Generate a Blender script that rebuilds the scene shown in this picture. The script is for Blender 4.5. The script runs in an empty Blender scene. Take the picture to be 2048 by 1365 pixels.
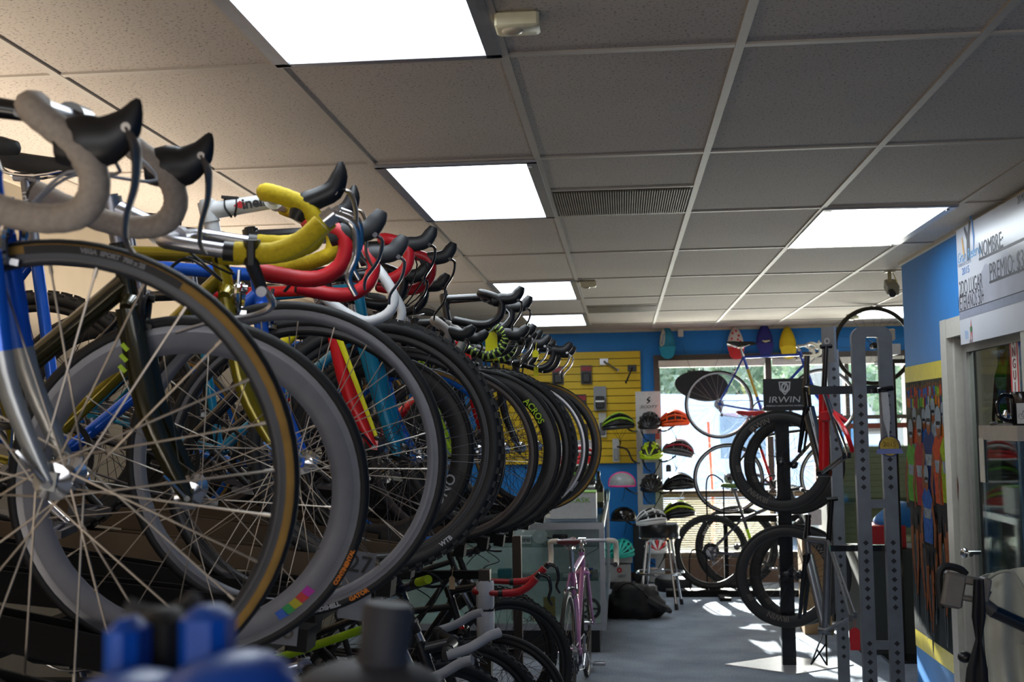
import bpy, math, random
from mathutils import Vector as V, Matrix as M
random.seed(7)
PI = math.pi
scn = bpy.context.scene
COL = scn.collection
# ---------------------------------------------------------------- camera (metres, floor z=0, +y runs down the shop)
FPX = 2384.3; CAMZ = 1.61; CEIL = 2.583
_R = (M.Rotation(.0912, 3, 'Z') @ M.Rotation(.071, 3, 'X') @ M.Rotation(.0163, 3, 'Y'))
def ray(x, y): return _R @ V(((x-1024)/FPX, 1, -(y-682.5)/FPX))
def P(x, y, Y):
    d = ray(x, y); p = d*(Y/d.y); p.z += CAMZ; return p
def PZ(x, y, z):
    d = ray(x, y); p = d*((z-CAMZ)/d.z); p.z += CAMZ; return p
def PX(x, y, X):
    d = ray(x, y); p = d*(X/d.x); p.z += CAMZ; return p
cam = bpy.data.cameras.new('camera'); camo = bpy.data.objects.new('camera', cam); COL.objects.link(camo)
cam.lens = FPX/2048*36; cam.sensor_width = 36; cam.clip_start = .05
fw = _R @ V((0,1,0)); rt = _R @ V((1,0,0)); up = _R @ V((0,0,1))
camo.matrix_world = M(((rt.x, up.x, -fw.x, 0), (rt.y, up.y, -fw.y, 0), (rt.z, up.z, -fw.z, CAMZ), (0,0,0,1)))
cam.dof.use_dof = True; cam.dof.focus_distance = 4.0; cam.dof.aperture_fstop = 7.0
scn.camera = camo
scn.view_settings.view_transform = 'Standard'; scn.view_settings.look = 'None'; scn.view_settings.gamma = 1
scn.view_settings.use_curve_mapping = False
# ---------------------------------------------------------------- materials
def lin(h):
    if isinstance(h, str):
        h = h.lstrip('#'); c = [int(h[i:i+2], 16)/255 for i in (0,2,4)]
    else: c = h
    return tuple((x/12.92 if x <= .04045 else ((x+.055)/1.055)**2.4) for x in c)
MC = {}
def mat(h, rough=.5, metal=0., noise=.06, scale=30, bump=0., spec=.5, coat=0., name=None):
    key = (h, rough, metal, noise, scale, bump, spec, coat, name)
    if key in MC: return MC[key]
    m = bpy.data.materials.new(name or 'paint'); m.use_nodes = True
    nt = m.node_tree; b = nt.nodes['Principled BSDF']
    c = lin(h)
    b.inputs['Roughness'].default_value = rough; b.inputs['Metallic'].default_value = metal
    b.inputs['Specular IOR Level'].default_value = spec; b.inputs['Coat Weight'].default_value = coat
    tc = nt.nodes.new('ShaderNodeTexCoord'); n = nt.nodes.new('ShaderNodeTexNoise'); n.inputs['Scale'].default_value = scale
    nt.links.new(tc.outputs['Object'], n.inputs['Vector'])
    rp = nt.nodes.new('ShaderNodeValToRGB')
    rp.color_ramp.elements[0].color = (*[x*(1-noise) for x in c], 1); rp.color_ramp.elements[1].color = (*[min(1, x*(1+noise)) for x in c], 1)
    rp.color_ramp.elements[0].position = .3; rp.color_ramp.elements[1].position = .7
    nt.links.new(n.outputs['Fac'], rp.inputs['Fac']); nt.links.new(rp.outputs['Color'], b.inputs['Base Color'])
    if bump:
        bp = nt.nodes.new('ShaderNodeBump'); bp.inputs['Strength'].default_value = bump; bp.inputs['Distance'].default_value = .002
        nt.links.new(n.outputs['Fac'], bp.inputs['Height']); nt.links.new(bp.outputs['Normal'], b.inputs['Normal'])
    MC[key] = m; return m
def emis(h, s, name='glow'):
    m = bpy.data.materials.new(name); m.use_nodes = True; nt = m.node_tree; nt.nodes.clear()
    e = nt.nodes.new('ShaderNodeEmission'); o = nt.nodes.new('ShaderNodeOutputMaterial')
    e.inputs['Color'].default_value = (*lin(h), 1); e.inputs['Strength'].default_value = s
    nt.links.new(e.outputs[0], o.inputs['Surface']); return m
def glassmat(tint='#eef6f4', refl=.08, name='clear_glass', clear=.94, top=.6):
    m = bpy.data.materials.new(name); m.use_nodes = True; nt = m.node_tree; nt.nodes.clear()
    t = nt.nodes.new('ShaderNodeBsdfTransparent'); g = nt.nodes.new('ShaderNodeBsdfGlossy'); mx = nt.nodes.new('ShaderNodeMixShader')
    lw = nt.nodes.new('ShaderNodeLayerWeight'); lw.inputs['Blend'].default_value = .25
    mp = nt.nodes.new('ShaderNodeMapRange'); mp.inputs['To Min'].default_value = refl*.6; mp.inputs['To Max'].default_value = top
    t.inputs['Color'].default_value = (*[x*clear for x in lin(tint)], 1); g.inputs['Roughness'].default_value = .03
    o = nt.nodes.new('ShaderNodeOutputMaterial')
    nt.links.new(lw.outputs['Fresnel'], mp.inputs['Value']); nt.links.new(mp.outputs[0], mx.inputs['Fac'])
    nt.links.new(t.outputs[0], mx.inputs[1]); nt.links.new(g.outputs[0], mx.inputs[2]); nt.links.new(mx.outputs[0], o.inputs['Surface'])
    return m
RUB = mat('#111113', .62, bump=.2, scale=200); BLK = mat('#141417', .38); BLKM = mat('#0e0e10', .6); STEELB = mat('#0c0c0f', .45)
CHR = mat('#c9c9cc', .12, 1.); ALU = mat('#b4b4ba', .3, 1.); DALU = mat('#6d6d74', .35, .9); WHT = mat('#e8e8e6', .45); GRY = mat('#8b8c90', .5)
SPK = mat('#958d84', .3, .9); SPKB = mat('#3a3a40', .35, .8); TAN = mat('#8a6a2e', .75, noise=.12); RED = mat('#c4121f', .45)
GLASS = glassmat('#f4f9f8', .05, 'clear_glass', .985)
# ---------------------------------------------------------------- mesh building
def catmull(pts, k=6, closed=False):
    pts = [V(p) for p in pts]; n = len(pts); out = []
    rng = range(n if closed else n-1)
    for i in rng:
        if closed: a, b, c, d = pts[(i-1) % n], pts[i], pts[(i+1) % n], pts[(i+2) % n]
        else: a, b, c, d = pts[max(i-1, 0)], pts[i], pts[i+1], pts[min(i+2, n-1)]
        for j in range(k):
            t = j/k
            out.append(.5*((2*b)+(c-a)*t+(2*a-5*b+4*c-d)*t*t+(3*b-a-3*c+d)*t**3))
    if not closed: out.append(pts[-1].copy())
    return out
def lerp_list(vals, n):
    if len(vals) == n: return list(vals)
    o = []
    for i in range(n):
        t = i/(n-1)*(len(vals)-1); a = min(int(t), len(vals)-2); o.append(vals[a]+(vals[a+1]-vals[a])*(t-a))
    return o
class MB:
    def __init__(s): s.v = []; s.f = []; s.m = []; s.cur = 0; s.x = M.Identity(4)
    def add(s, vs, fs, mi=None):
        b = len(s.v); s.v += [s.x @ V(p) for p in vs]
        for f in fs: s.f.append([b+i for i in f]); s.m.append(s.cur if mi is None else mi)
        return s
    def box(s, c, size, R=None, taper=1., bev=0.):
        hx, hy, hz = size[0]/2, size[1]/2, size[2]/2; c = V(c); vs = []
        if bev:
            b = min(bev, hx*.9, hy*.9, hz*.9); fs = []
            ring = [(-hx+b, -hy), (hx-b, -hy), (hx, -hy+b), (hx, hy-b), (hx-b, hy), (-hx+b, hy), (-hx, hy-b), (-hx, -hy+b)]
            sh = (max(hx-b, 1e-5)/hx, max(hy-b, 1e-5)/hy)
            for z, k in ((-hz, 0), (-hz+b, 1), (hz-b, 1), (hz, 0)):
                for x, y in ring:
                    t = 1 if z < 0 else taper
                    vs.append(V((x*(1 if k else sh[0])*t, y*(1 if k else sh[1])*t, z)))
            for j in range(3):
                for i in range(8): fs.append((j*8+i, j*8+(i+1) % 8, (j+1)*8+(i+1) % 8, (j+1)*8+i))
            fs.append(tuple(range(7, -1, -1))); fs.append(tuple(range(24, 32)))
        else:
            for z in (-hz, hz):
                t = 1 if z < 0 else taper
                vs += [V((-hx*t, -hy*t, z)), V((hx*t, -hy*t, z)), V((hx*t, hy*t, z)), V((-hx*t, hy*t, z))]
            fs = [(3,2,1,0), (4,5,6,7), (0,1,5,4), (1,2,6,5), (2,3,7,6), (3,0,4,7)]
        if R is not None: vs = [R @ p for p in vs]
        return s.add([p+c for p in vs], fs)
    def box2(s, a, b, **k):
        a = V(a); b = V(b); return s.box((a+b)/2, [abs(b[i]-a[i]) for i in range(3)], **k)
    def tube(s, pts, r, n=8, cap=True, closed=False, ell=None, upv=None):
        pts = [V(p) for p in pts]; N = len(pts)
        rs = [r]*N if not isinstance(r, (list, tuple)) else lerp_list(r, N)
        T = []
        for i in range(N):
            if closed: t = pts[(i+1) % N]-pts[i-1]
            else: t = pts[min(i+1, N-1)]-pts[max(i-1, 0)]
            T.append(t.normalized() if t.length > 1e-9 else V((0,0,1)))
        u = V(upv) if upv is not None else (V((0,0,1)) if abs(T[0].z) < .9 else V((1,0,0)))
        vs = []
        for i in range(N):
            if upv is not None: u = V(upv)
            a = (u-T[i]*u.dot(T[i]))
            if a.length < 1e-6: a = T[i].orthogonal()
            a.normalize(); u = a; b = T[i].cross(a); ea, eb = ell or (1, 1)
            for j in range(n):
                q = 2*PI*j/n; vs.append(pts[i]+a*(math.cos(q)*rs[i]*ea)+b*(math.sin(q)*rs[i]*eb))
        fs = []
        for i in range(N if closed else N-1):
            i2 = (i+1) % N
            for j in range(n): fs.append((i*n+j, i*n+(j+1) % n, i2*n+(j+1) % n, i2*n+j))
        if cap and not closed: fs.append(tuple(range(n-1, -1, -1))); fs.append(tuple((N-1)*n+j for j in range(n)))
        return s.add(vs, fs)
    def cyl(s, a, b, r, n=16, r2=None): return s.tube([a, b], [r, r if r2 is None else r2], n)
    def lathe(s, prof, n=32, X=None, mis=None, closed=False):
        """prof: (radius, height) about local z; X places it"""
        X = X or M.Identity(4); k = len(prof); vs = []; old = s.cur
        for i in range(n):
            q = 2*PI*i/n
            for r, h in prof: vs.append(X @ V((r*math.cos(q), r*math.sin(q), h)))
        b = len(s.v); s.v += [s.x @ p for p in vs]
        for i in range(n):
            i2 = (i+1) % n
            for j in range(k if closed else k-1):
                j2 = (j+1) % k
                s.f.append([b+i*k+j, b+i2*k+j, b+i2*k+j2, b+i*k+j2]); s.m.append(mis[j] if mis else s.cur)
        return s
    def ellip(s, c, rad, n=16, k=10, R=None, z0=-1., fn=None):
        c = V(c); vs = []; a0 = math.asin(z0)
        for i in range(k+1):
            a = a0+(PI/2-a0)*i/k
            for j in range(n):
                q = 2*PI*j/n; p = V((math.cos(a)*math.cos(q), math.cos(a)*math.sin(q), math.sin(a)))
                if fn: p = fn(p)
                p = V((p.x*rad[0], p.y*rad[1], p.z*rad[2]))
                vs.append(c+(R @ p if R is not None else p))
        fs = [(i*n+j, i*n+(j+1) % n, (i+1)*n+(j+1) % n, (i+1)*n+j) for i in range(k) for j in range(n)]
        fs.append(tuple(range(n-1, -1, -1)))
        return s.add(vs, fs)
    def prism(s, poly, t, X=None):
        """poly (x,y) extruded 0..t on local z"""
        X = X or M.Identity(4); n = len(poly)
        vs = [X @ V((x, y, 0)) for x, y in poly]+[X @ V((x, y, t)) for x, y in poly]
        fs = [tuple(range(n-1, -1, -1)), tuple(range(n, 2*n))]+[(i, (i+1) % n, n+(i+1) % n, n+i) for i in range(n)]
        return s.add(vs, fs)
    def mesh(s, name, mats, ang=44):
        me = bpy.data.meshes.new(name); me.from_pydata([tuple(p) for p in s.v], [], s.f)
        for m in (mats if isinstance(mats, (list, tuple)) else [mats]): me.materials.append(m)
        me.polygons.foreach_set('material_index', s.m)
        me.polygons.foreach_set('use_smooth', [True]*len(s.f))
        me.update(); me.set_sharp_from_angle(angle=math.radians(ang)); return me
    def obj(s, name, mats, parent=None, mw=None, ang=44): return link(name, s.mesh(name, mats, ang), parent, mw)
def link(name, me, parent=None, mw=None):
    o = bpy.data.objects.new(name, me); COL.objects.link(o)
    if parent is not None: o.parent = parent
    if mw is not None: o.matrix_local = mw
    return o
def tag(o, label, cat, group=None):
    o['label'] = label; o['category'] = cat
    if group: o['group'] = group
    return o
def thing(name, label, cat, loc=(0,0,0), rz=0, group=None, mw=None):
    o = bpy.data.objects.new(name, None); COL.objects.link(o); o.empty_display_size = .1
    o.matrix_local = mw if mw is not None else M.Translation(V(loc)) @ M.Rotation(rz, 4, 'Z')
    return tag(o, label, cat, group)
def struct(name, mb, mats, parent=None):
    o = mb.obj(name, mats, parent)
    if parent is None: o['kind'] = 'structure'
    return o
def MX(x, y, z):  # columns
    return M(((x[0], y[0], z[0], 0), (x[1], y[1], z[1], 0), (x[2], y[2], z[2], 0), (0,0,0,1)))
def place(loc, X): return M.Translation(V(loc)) @ X
FACE_CAM = MX((1,0,0), (0,0,1), (0,-1,0))      # local xy drawn on a plane that faces -y
FACE_LEFT = MX((0,-1,0), (0,0,1), (-1,0,0))    # drawn on a plane that faces -x (reads towards the camera)
AXLE = MX((1,0,0), (0,0,-1), (0,1,0))          # local z -> world y (lathe about the axle)
def text_geo(body, size, ext=.0008, bold=0., sx=1., align='CENTER', shear=0., space=1.):
    c = bpy.data.curves.new('t', 'FONT'); c.body = body; c.size = size; c.extrude = ext; c.align_x = align; c.align_y = 'CENTER'
    c.offset = bold; c.shear = shear; c.resolution_u = 3; c.space_character = space
    o = bpy.data.objects.new('t', c); me = bpy.data.meshes.new_from_object(o)
    vs = [V((v.co.x*sx, v.co.y, v.co.z)) for v in me.vertices]; fs = [tuple(p.vertices) for p in me.polygons]
    bpy.data.objects.remove(o); bpy.data.curves.remove(c); bpy.data.meshes.remove(me); return vs, fs
def text(name, body, size, X, m, parent, **k):
    vs, fs = text_geo(body, size, **k); b = MB(); b.x = X; b.add(vs, fs); return b.obj(name, m, parent)
def arc_text(b, body, size, rad, a0, y, bold=0., sx=1., flip=False):
    """letters bent along a circle about the local y axle, facing -y"""
    vs, fs = text_geo(body, size, .0004, bold, sx); out = []
    for p in vs:
        a = a0+(p.x/rad if flip else -p.x/rad); r = rad+(-p.y if flip else p.y); out.append((r*math.cos(a), y-p.z, r*math.sin(a)))
    b.add(out, fs)
# ---------------------------------------------------------------- bicycles (local: x forward, y to the rider's left, z up, wheels touch z=0, bottom bracket at x=0)
WC = {}
def tire_mesh(R, w, side, knob, tread, sd):
    k = ('tire', R, w, side, knob, tread, sd)
    if k in WC: return WC[k]
    b = MB(); prof = []; mis = []; N = 14
    for i in range(N):
        a = -PI+2*PI*i/N+PI/N; prof.append((R-w*.93+w*.93*math.cos(a), w*math.sin(a)))
        am = abs(a+PI/N)
        mis.append(0 if am < 1.05 else 1)
    b.lathe(prof, 72, AXLE, mis, closed=True)
    if knob:
        for row, yy in enumerate((-.72, -.3, .3, .72)):
            for i in range(56):
                a = 2*PI*(i+.5*(row % 2))/56; rr = R-.004+(.003 if abs(yy) < .5 else -.006)
                b.box((rr*math.cos(a), yy*w, rr*math.sin(a)), (.012, w*.36, .018), R=M.Rotation(-a, 3, 'Y'))
    me = b.mesh('tire', [tread, side]); WC[k] = me; return me
def rim_mesh(R, w, d, m, brake, stripe):
    k = ('rim', R, w, d, m, brake, stripe)
    if k in WC: return WC[k]
    b = MB(); ro = R; ri = R-d
    bt = min(.013, d*.45)
    prof = [(ro, -w), (ro-bt, -w), (ro-bt-.001, -w*1.02), (ri+d*.28, -w*.9), (ri+d*.08, -w*.55), (ri, -w*.2), (ri, w*.2), (ri+d*.08, w*.55), (ri+d*.28, w*.9), (ro-bt-.001, w*1.02), (ro-bt, w), (ro, w), (ro-.006, w*.6), (ro-.006, -w*.6)]
    mis = [1, 0, 0, 0, 0, 0, 0, 0, 0, 0, 1, 1, 0, 1]
    b.lathe(prof, 72, AXLE, mis, closed=True)
    me = b.mesh('rim', [m, brake]); WC[k] = me; return me
def hub_mesh(m, big, ax=.05):
    k = ('hub', m, big, ax)
    if k in WC: return WC[k]
    b = MB(); f = .027 if not big else .03
    prof = [(.004, -ax), (.009, -ax), (.009, -.04), (f, -.036), (f, -.032), (.013, -.026), (.012, 0), (.013, .026), (f, .032), (f, .036), (.009, .04), (.009, ax), (.004, ax)]
    b.lathe(prof, 16, AXLE)
    if big == 2:
        b.lathe([(.02, .042), (.07, .042), (.08, .0425), (.08, .0445), (.02, .0445)], 28, AXLE)
    b.tube([(0, -ax, 0), (0, -ax-.008, 0)], .006, 8); b.tube([(0, -ax-.004, 0), (-.02, -ax-.012, .02), (-.045, -ax-.014, .04)], .0035, 6)
    me = b.mesh('hub', m); WC[k] = me; return me
def spoke_seg(i, n, rr):
    side = -1 if i % 2 else 1; a = 2*PI*i/n; lead = 1 if (i//2) % 2 else -1
    a0 = a+lead*.95; y = .033*side
    return V((.026*math.cos(a0), y, .026*math.sin(a0))), V((rr*math.cos(a), y*.12, rr*math.sin(a)))
def spokes_mesh(n, rr, th, m):
    k = ('sp', n, rr, th, m)
    if k in WC: return WC[k]
    b = MB()
    for i in range(n): b.tube(spoke_seg(i, n, rr), th, 5)
    me = b.mesh('spokes', m); WC[k] = me; return me
def wheel(parent, mw, q, each, bike_front=True, mats=None):
    """part wheel (its rim) with tire, hub and spokes as sub-parts"""
    R, w = q['R'], q['tw']; rr = R-w*1.86+.006
    o = link('wheel', rim_mesh(rr, q['rw'], q['rd'], q['rm'], q['brk'], 0), parent, mw)
    link('tire', tire_mesh(R, w, q['side'], q['knob'], q['tread'], 0), o)
    link('hub', hub_mesh(q['hm'], q.get('disc', 0) and 2), o)
    n = q['ns']; ri = rr-q['rd']+.002
    if each:
        key = ('sp1', n, ri, q['st'], q['sm'])
        if key not in WC:
            WC[key] = []
            for i in range(4):
                b = MB(); b.tube(spoke_seg(i, n, ri), q['st'], 6)
                s0, s1 = spoke_seg(i, n, ri); b.tube([s1-(s1-s0).normalized()*.014, s1], q['st']*1.7, 6); WC[key].append(b.mesh('spoke', q['sm']))
        for i in range(0, n, 4):
            for j in range(4):
                if i+j < n: link('spoke', WC[key][j], o, M.Rotation(-2*PI*i/n, 4, 'Y'))
    else: link('spokes', spokes_mesh(n, ri, q['st'], q['sm']), o)
    return o
DEF = dict(R=.336, tw=.0125, rw=.010, rd=.022, rm=DALU, brk=ALU, side=RUB, tread=RUB, knob=False, hm=CHR, ns=28, st=.0011, sm=SPK,
           fc=BLK, fk=None, fk2=None, fkw=.0125, fstr=0., fcurve=1., tt=.0155, dt=.0165, fw=.585, cs=.412, bbz=.268, ha=73., rake=.045, fl=.368, htl=.115, stl=.50, slope=.0,
           bar='drop', barm=BLK, tape=BLK, tape2=None, hood=BLK, lev=BLK, bw=.205, brot=0., hoodk='sti', sten=.10, stang=-8., stm=BLK, stup=.03, stk='ahead',
           sad=BLKM, sadm=DALU, sph=.17, crank=BLK, brake='cal', brm=BLK, each=False, reach=.08, bdrop=.128, hide=(), bbr=.0, dec=None, grip=BLKM, grip2=None, susp=False, cables=1, tapes=1., bare_end=0)
def bike(name, label, cat, group, hub, yaw=0., lean=0., pitch=0., steer=0., each=False, **kw):
    q = dict(DEF); q.update(kw); R = q['R']; r_ = lambda d: math.radians(d)
    fh = V((q['fw'], 0, R)); rh = V((-q['cs'], 0, R)); bb = V((0, 0, q['bbz']))
    mw = M.Translation(V(hub)) @ M.Rotation(r_(yaw), 4, 'Z') @ M.Rotation(r_(pitch), 4, 'Y') @ M.Rotation(r_(lean), 4, 'X') @ M.Translation(-fh)
    root = thing(name, label, cat, group=group, mw=mw)
    ha = r_(q['ha']); ax = V((-math.cos(ha), 0, math.sin(ha))); nf = V((math.sin(ha), 0, math.cos(ha)))
    p0 = fh-nf*q['rake']; crown = p0+ax*q['fl']; h0 = crown+ax*.012; h1 = h0+ax*q['htl']; st0 = h1+ax*q['stup']
    S = M.Translation(crown) @ M.Rotation(r_(steer), 4, ax) @ M.Translation(-crown)
    sd = V((-math.cos(r_(73.5)), 0, math.sin(r_(73.5)))); sc = bb+sd*q['stl']; sp1 = bb+sd*(q['stl']+q['sph'])
    hd = q['hide']
    # frame
    b = MB(); ell = q.get('aero')
    tj = h1-ax*.028; dj = h0+ax*.03; sj = sc-sd*.02-V((0, 0, q['slope']))
    b.tube([sj, tj], q['tt'], 12); b.tube([bb, dj], q['dt'], 12, ell=ell); b.tube([bb-sd*.0, sc], .0145, 12)
    b.tube([h0, h0+ax*.012, h1-ax*.012, h1], [.0185, .0178, .0178, .0185], 14); b.tube([h0-ax*.010, h0], .019, 14); b.tube([h1, h1+ax*.009], .019, 14)
    b.tube([bb-V((0, .036, 0)), bb+V((0, .036, 0))], .02, 14)
    for s in (-1, 1):
        e = rh+V((0, .066*s, 0))
        b.tube(catmull([bb+V((-.01, .02*s, 0)), bb+(e-bb)*.45+V((0, .002*s, -.004)), e+V((.012, 0, 0))], 4), [.0105, .0095, .007], 8)
        b.tube(catmull([sj+V((-.006, .012*s, -.005)), sj+(e-sj)*.5+V((0, .012*s, 0)), e+V((0, 0, .012))], 4), [.008, .0075, .006], 8)
        b.box(e+V((.004, 0, .002)), (.034, .005, .03))
    b.tube([rh+V((.33 if 0 else .075+R*.25, -.018, .01)), rh+V((.075+R*.25, .018, .01))], .006, 6) if False else None
    fro = b.obj('frame', q['fc'], root)
    if q['dec']:
        body, size, tube_, c0, cm = q['dec']
        A, B = (bb, dj) if tube_ == 'dt' else (sj, tj)
        d = (B-A).normalized(); upn = V((0, -1, 0)).cross(d)
        rad = (q['dt']*(ell[0] if ell else 1) if tube_ == 'dt' else q['tt'])
        vs, fs = text_geo(body, size, .0005, .002, 1.15); out = []
        for p in vs:
            t = p.y/rad; out.append(A+d*((B-A).length*c0+p.x)+upn*(rad*math.sin(t))+V((0, -1, 0))*(rad*math.cos(t)*(1 if not ell else ell[1]/ell[0])+.0012))
        MBt = MB(); MBt.add(out, fs); MBt.obj('lettering', cm, fro)
    for extra in q.get('stripes', ()):   # painted bands: tube, t0, t1, radius factor, material
        tb, t0, t1, k, m_ = extra
        A, B = {'dt': (bb, dj), 'tt': (sj, tj), 'st': (bb, sc), 'ht': (h0, h1)}[tb]
        rad = {'dt': q['dt'], 'tt': q['tt'], 'st': .0145, 'ht': .0178}[tb]
        s_ = MB(); s_.tube([A+(B-A)*t0, A+(B-A)*t1], rad*k, 12, ell=ell if tb == 'dt' else None); s_.obj('paint_band', m_, fro)
    # fork
    fm = [q['fk'] or q['fc'], q['fk2'] or q['fk'] or q['fc']]
    b = MB(); hw = q.get('fhw', .05)
    if not q['susp']:
        for s in (-1, 1):
            c0 = crown+V((0, .026*s+.004*s, -.004)); e = fh+V((0, hw*s, 0))
            m1 = c0+(e-c0)*.55-nf*(.022*q['fcurve']); m0 = c0+(e-c0)*.2-nf*(.009*q['fcurve']); m2 = c0+(e-c0)*.85-nf*(.011*q['fcurve'])
            pts = catmull([c0, m0, m1, m2, e], 4); kq = max(2, int(len(pts)*q.get('fade', .5)))
            rs = lerp_list([q['fkw'], q['fkw']*1.04, q['fkw']*.95, q['fkw']*.75, q['fkw']*.55], len(pts)); fe = q.get('fell', (1.25, .8))
            b.cur = 0; b.tube(pts[:kq+1], rs[:kq+1], 10, ell=fe, upv=nf); b.cur = 1; b.tube(pts[kq:], rs[kq:], 10, ell=fe, upv=nf)
            b.cur = 1; b.box(e+V((0, 0, .004)), (.02, .005, .026))
        b.cur = 0; b.tube([crown+V((0, -.04, -.006)), crown+V((0, -.02, .004)), crown+V((0, .02, .004)), crown+V((0, .04, -.006))], [.013, .0175, .0175, .013], 10)
        b.tube([crown-ax*.004, h0-ax*.008], .017, 12)
    else:
        for s in (-1, 1):
            e = fh+V((0, .055*s, 0)); t0 = e+ax*(q['fl']-.01)+nf*q['rake']*-0; top = crown+nf*.0+V((0, .055*s, 0))+nf*(q['rake']*.0)
            dirn = (top-e); mid = e+dirn*.5
            b.cur = 0; b.tube([e+V((0, 0, 0)), e+dirn*.08, mid, mid+dirn*.03], [.012, .019, .02, .021], 12); b.cur = 1; b.tube([mid, top], .0155, 12); b.cur = 0; b.tube([top-dirn*.06, top+dirn*.03], .021, 12)
            b.cur = 0
        b.tube([crown+V((0, -.058, 0)), crown+V((0, 0, .014)), crown+V((0, .058, 0))], [.017, .022, .017], 10); b.tube([crown, h0], .019, 12)
        m_ = fh+(crown-fh)*.62; 
    fko = b.obj('fork', fm, root, S)
    # wheels
    fwheel = wheel(root, S @ M.Translation(fh), q, each)
    q2 = dict(q); q2.update(q.get('rear', {}))
    rwheel = None if 'rear' in hd else wheel(root, M.Translation(rh), q2, q.get('each_rear', False))
    # stem and bar
    sa = r_(q['stang']); b = MB()
    sdn = (nf*math.cos(sa)+ax*math.sin(sa)); cl = st0+ax*.012+sdn*q['sten']
    if q['stk'] == 'quill':
        b.tube([h1, st0+ax*.018], .0112, 12); b.tube([h1+ax*.006, h1+ax*.022], [.02, .017], 14); b.tube([h1+ax*.02, h1+ax*.03], [.0165, .0165], 6)
        b.tube(catmull([st0+ax*.02-sdn*.012, st0+ax*.013, st0+ax*.012+sdn*q['sten']*.5, cl], 4), [.014, .0155, .0135, .0135], 12)
    else:
        b.tube([h1+ax*.009, st0-ax*.008], .0165, 14); b.tube([st0-ax*.012, st0+ax*.032], .0195, 14); b.tube([st0+ax*.032, st0+ax*.037], .014, 12)
        b.tube([st0+ax*.012, cl], [.0185, .0165], 12)
    b.tube([cl-V((0, .024, 0)), cl+V((0, .024, 0))], .0215, 14)
    sto = b.obj('stem', q['stm'], root, S)
    BR = M.Translation(cl) @ M.Rotation(r_(q['brot']), 4, 'Y') ; SB = S @ BR
    kind = q['bar']; w = q['bw']
    b = MB(); bo = None
    if kind in ('drop', 'round'):
        rc, dp = q['reach'], q['bdrop']
        if kind == 'drop': side = [(0, w-.055, 0), (.004, w-.02, 0), (.024, w-.003, -.001), (rc*.68, w, -.006), (rc*.95, w, -.018), (rc*1.06, w, -.045), (rc, w, -.082), (rc*.66, w, -dp*.89), (rc*.2, w, -dp*.985), (-.03, w, -dp), (-.075, w, -dp)]
        else: side = [(0, w-.055, 0), (.006, w-.02, -.002), (.025, w-.003, -.008), (rc*.62, w, -.022), (rc*.9, w, -.04), (rc*1.04, w, -.068), (rc*.98, w, -.1), (rc*.7, w, -dp*.9), (rc*.3, w, -dp*.98), (-.03, w, -dp*1.0), (-.085, w, -dp*.985)]
        full = [V((x, -y, z)) for x, y, z in reversed(side)]+[V((x, y, z)) for x, y, z in side]
        b.tube(catmull(full, 4), .0122, 10); bo = b.obj('handlebar', q['barm'], root, SB)
        k0 = q.get('tape_from', 0)
        for s in (-1, 1):
            t = MB(); pts = catmull([V((x, y*s, z)) for x, y, z in side[k0:]], 11 if q['tape2'] else 5)
            if q['tapes'] < 1: pts = pts[:max(4, int(len(pts)*q['tapes']))]
            rs = [q.get('tr', .0162)+(.0007 if (i % 2) else 0) for i in range(len(pts))]
            n = 10
            if q['tape2']:
                # two-colour twisted tape
                base = len(t.f); t.tube(pts, rs, n); 
                for fi in range(len(t.f)-2):
                    i, j = divmod(fi, n)
                    if (i//2+j//3) % 3 == 0: t.m[fi] = 1
                t.obj('bar_tape', [q['tape'], q['tape2']], bo)
            else: t.tube(pts, rs, n); t.obj('bar_tape', q['tape'], bo)
            e = pts[-1]; t2 = MB(); t2.tube([e, e+(pts[-1]-pts[-2]).normalized()*.007], [.0168, .013], 10); t2.obj('bar_plug', q.get('plug', BLK), bo)
            if q['hoodk'] is None: continue
            hx, hz = (rc*.86, -.012) if kind == 'drop' else (rc*.75, -.03)
            t = MB()
            if q['hoodk'] == 'sti':
                pts = catmull([(hx-.022, w*s, hz-.014), (hx+.01, w*s, hz+.004), (hx+.036, w*s, hz+.010), (hx+.060, w*s, hz+.022), (hx+.073, w*s, hz+.048), (hx+.078, w*s, hz+.068)], 4)
                t.tube(pts, [.017, .020, .019, .0195, .0175, .010], 12, ell=(1.18, .85), upv=(0, 0, 1) if 0 else None)
                lv = [(hx+.076, w*s, hz+.012), (hx+.093, w*s, hz+.002), (hx+.093, w*s, hz-.04), (hx+.075, w*s, hz-.085), (hx+.078, w*s, hz-.11)]
            elif q['hoodk'] == 'horn':   # tall pointed rubber hood on an old brake lever
                pts = catmull([(hx-.012, w*s, hz-.03), (hx+.004, w*s, hz-.002), (hx+.034, w*s, hz+.012), (hx+.062, w*s, hz+.026), (hx+.076, w*s, hz+.056), (hx+.079, w*s, hz+.082)], 3)
                t.tube(pts, [.012, .021, .018, .0185, .014, .004], 10, ell=(1.15, .8))
                lv = [(hx+.066, w*s, hz+.022), (hx+.094, w*s, hz+.022), (hx+.106, w*s, hz-.02), (hx+.102, w*s, hz-.07), (hx+.118, w*s, hz-.108)]
            elif q['hoodk'] == 'horn1':   # short upright rubber hood with a long chrome lever in front
                hx, hz = rc*.78, -.030
                pts = catmull([(hx-.034, w*s, hz+.0), (hx-.006, w*s, hz+.012), (hx+.02, w*s, hz+.026), (hx+.036, w*s, hz+.055), (hx+.038, w*s, hz+.088)], 4)
                t.tube(pts, [.024, .032, .030, .020, .003], 12, ell=(1.05, .55))
                lv = [(hx+.040, w*s, hz+.05), (hx+.058, w*s, hz+.03), (hx+.073, w*s, hz-.01), (hx+.078, w*s, hz-.05), (hx+.088, w*s, hz-.078), (hx+.104, w*s, hz-.09)]
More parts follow.
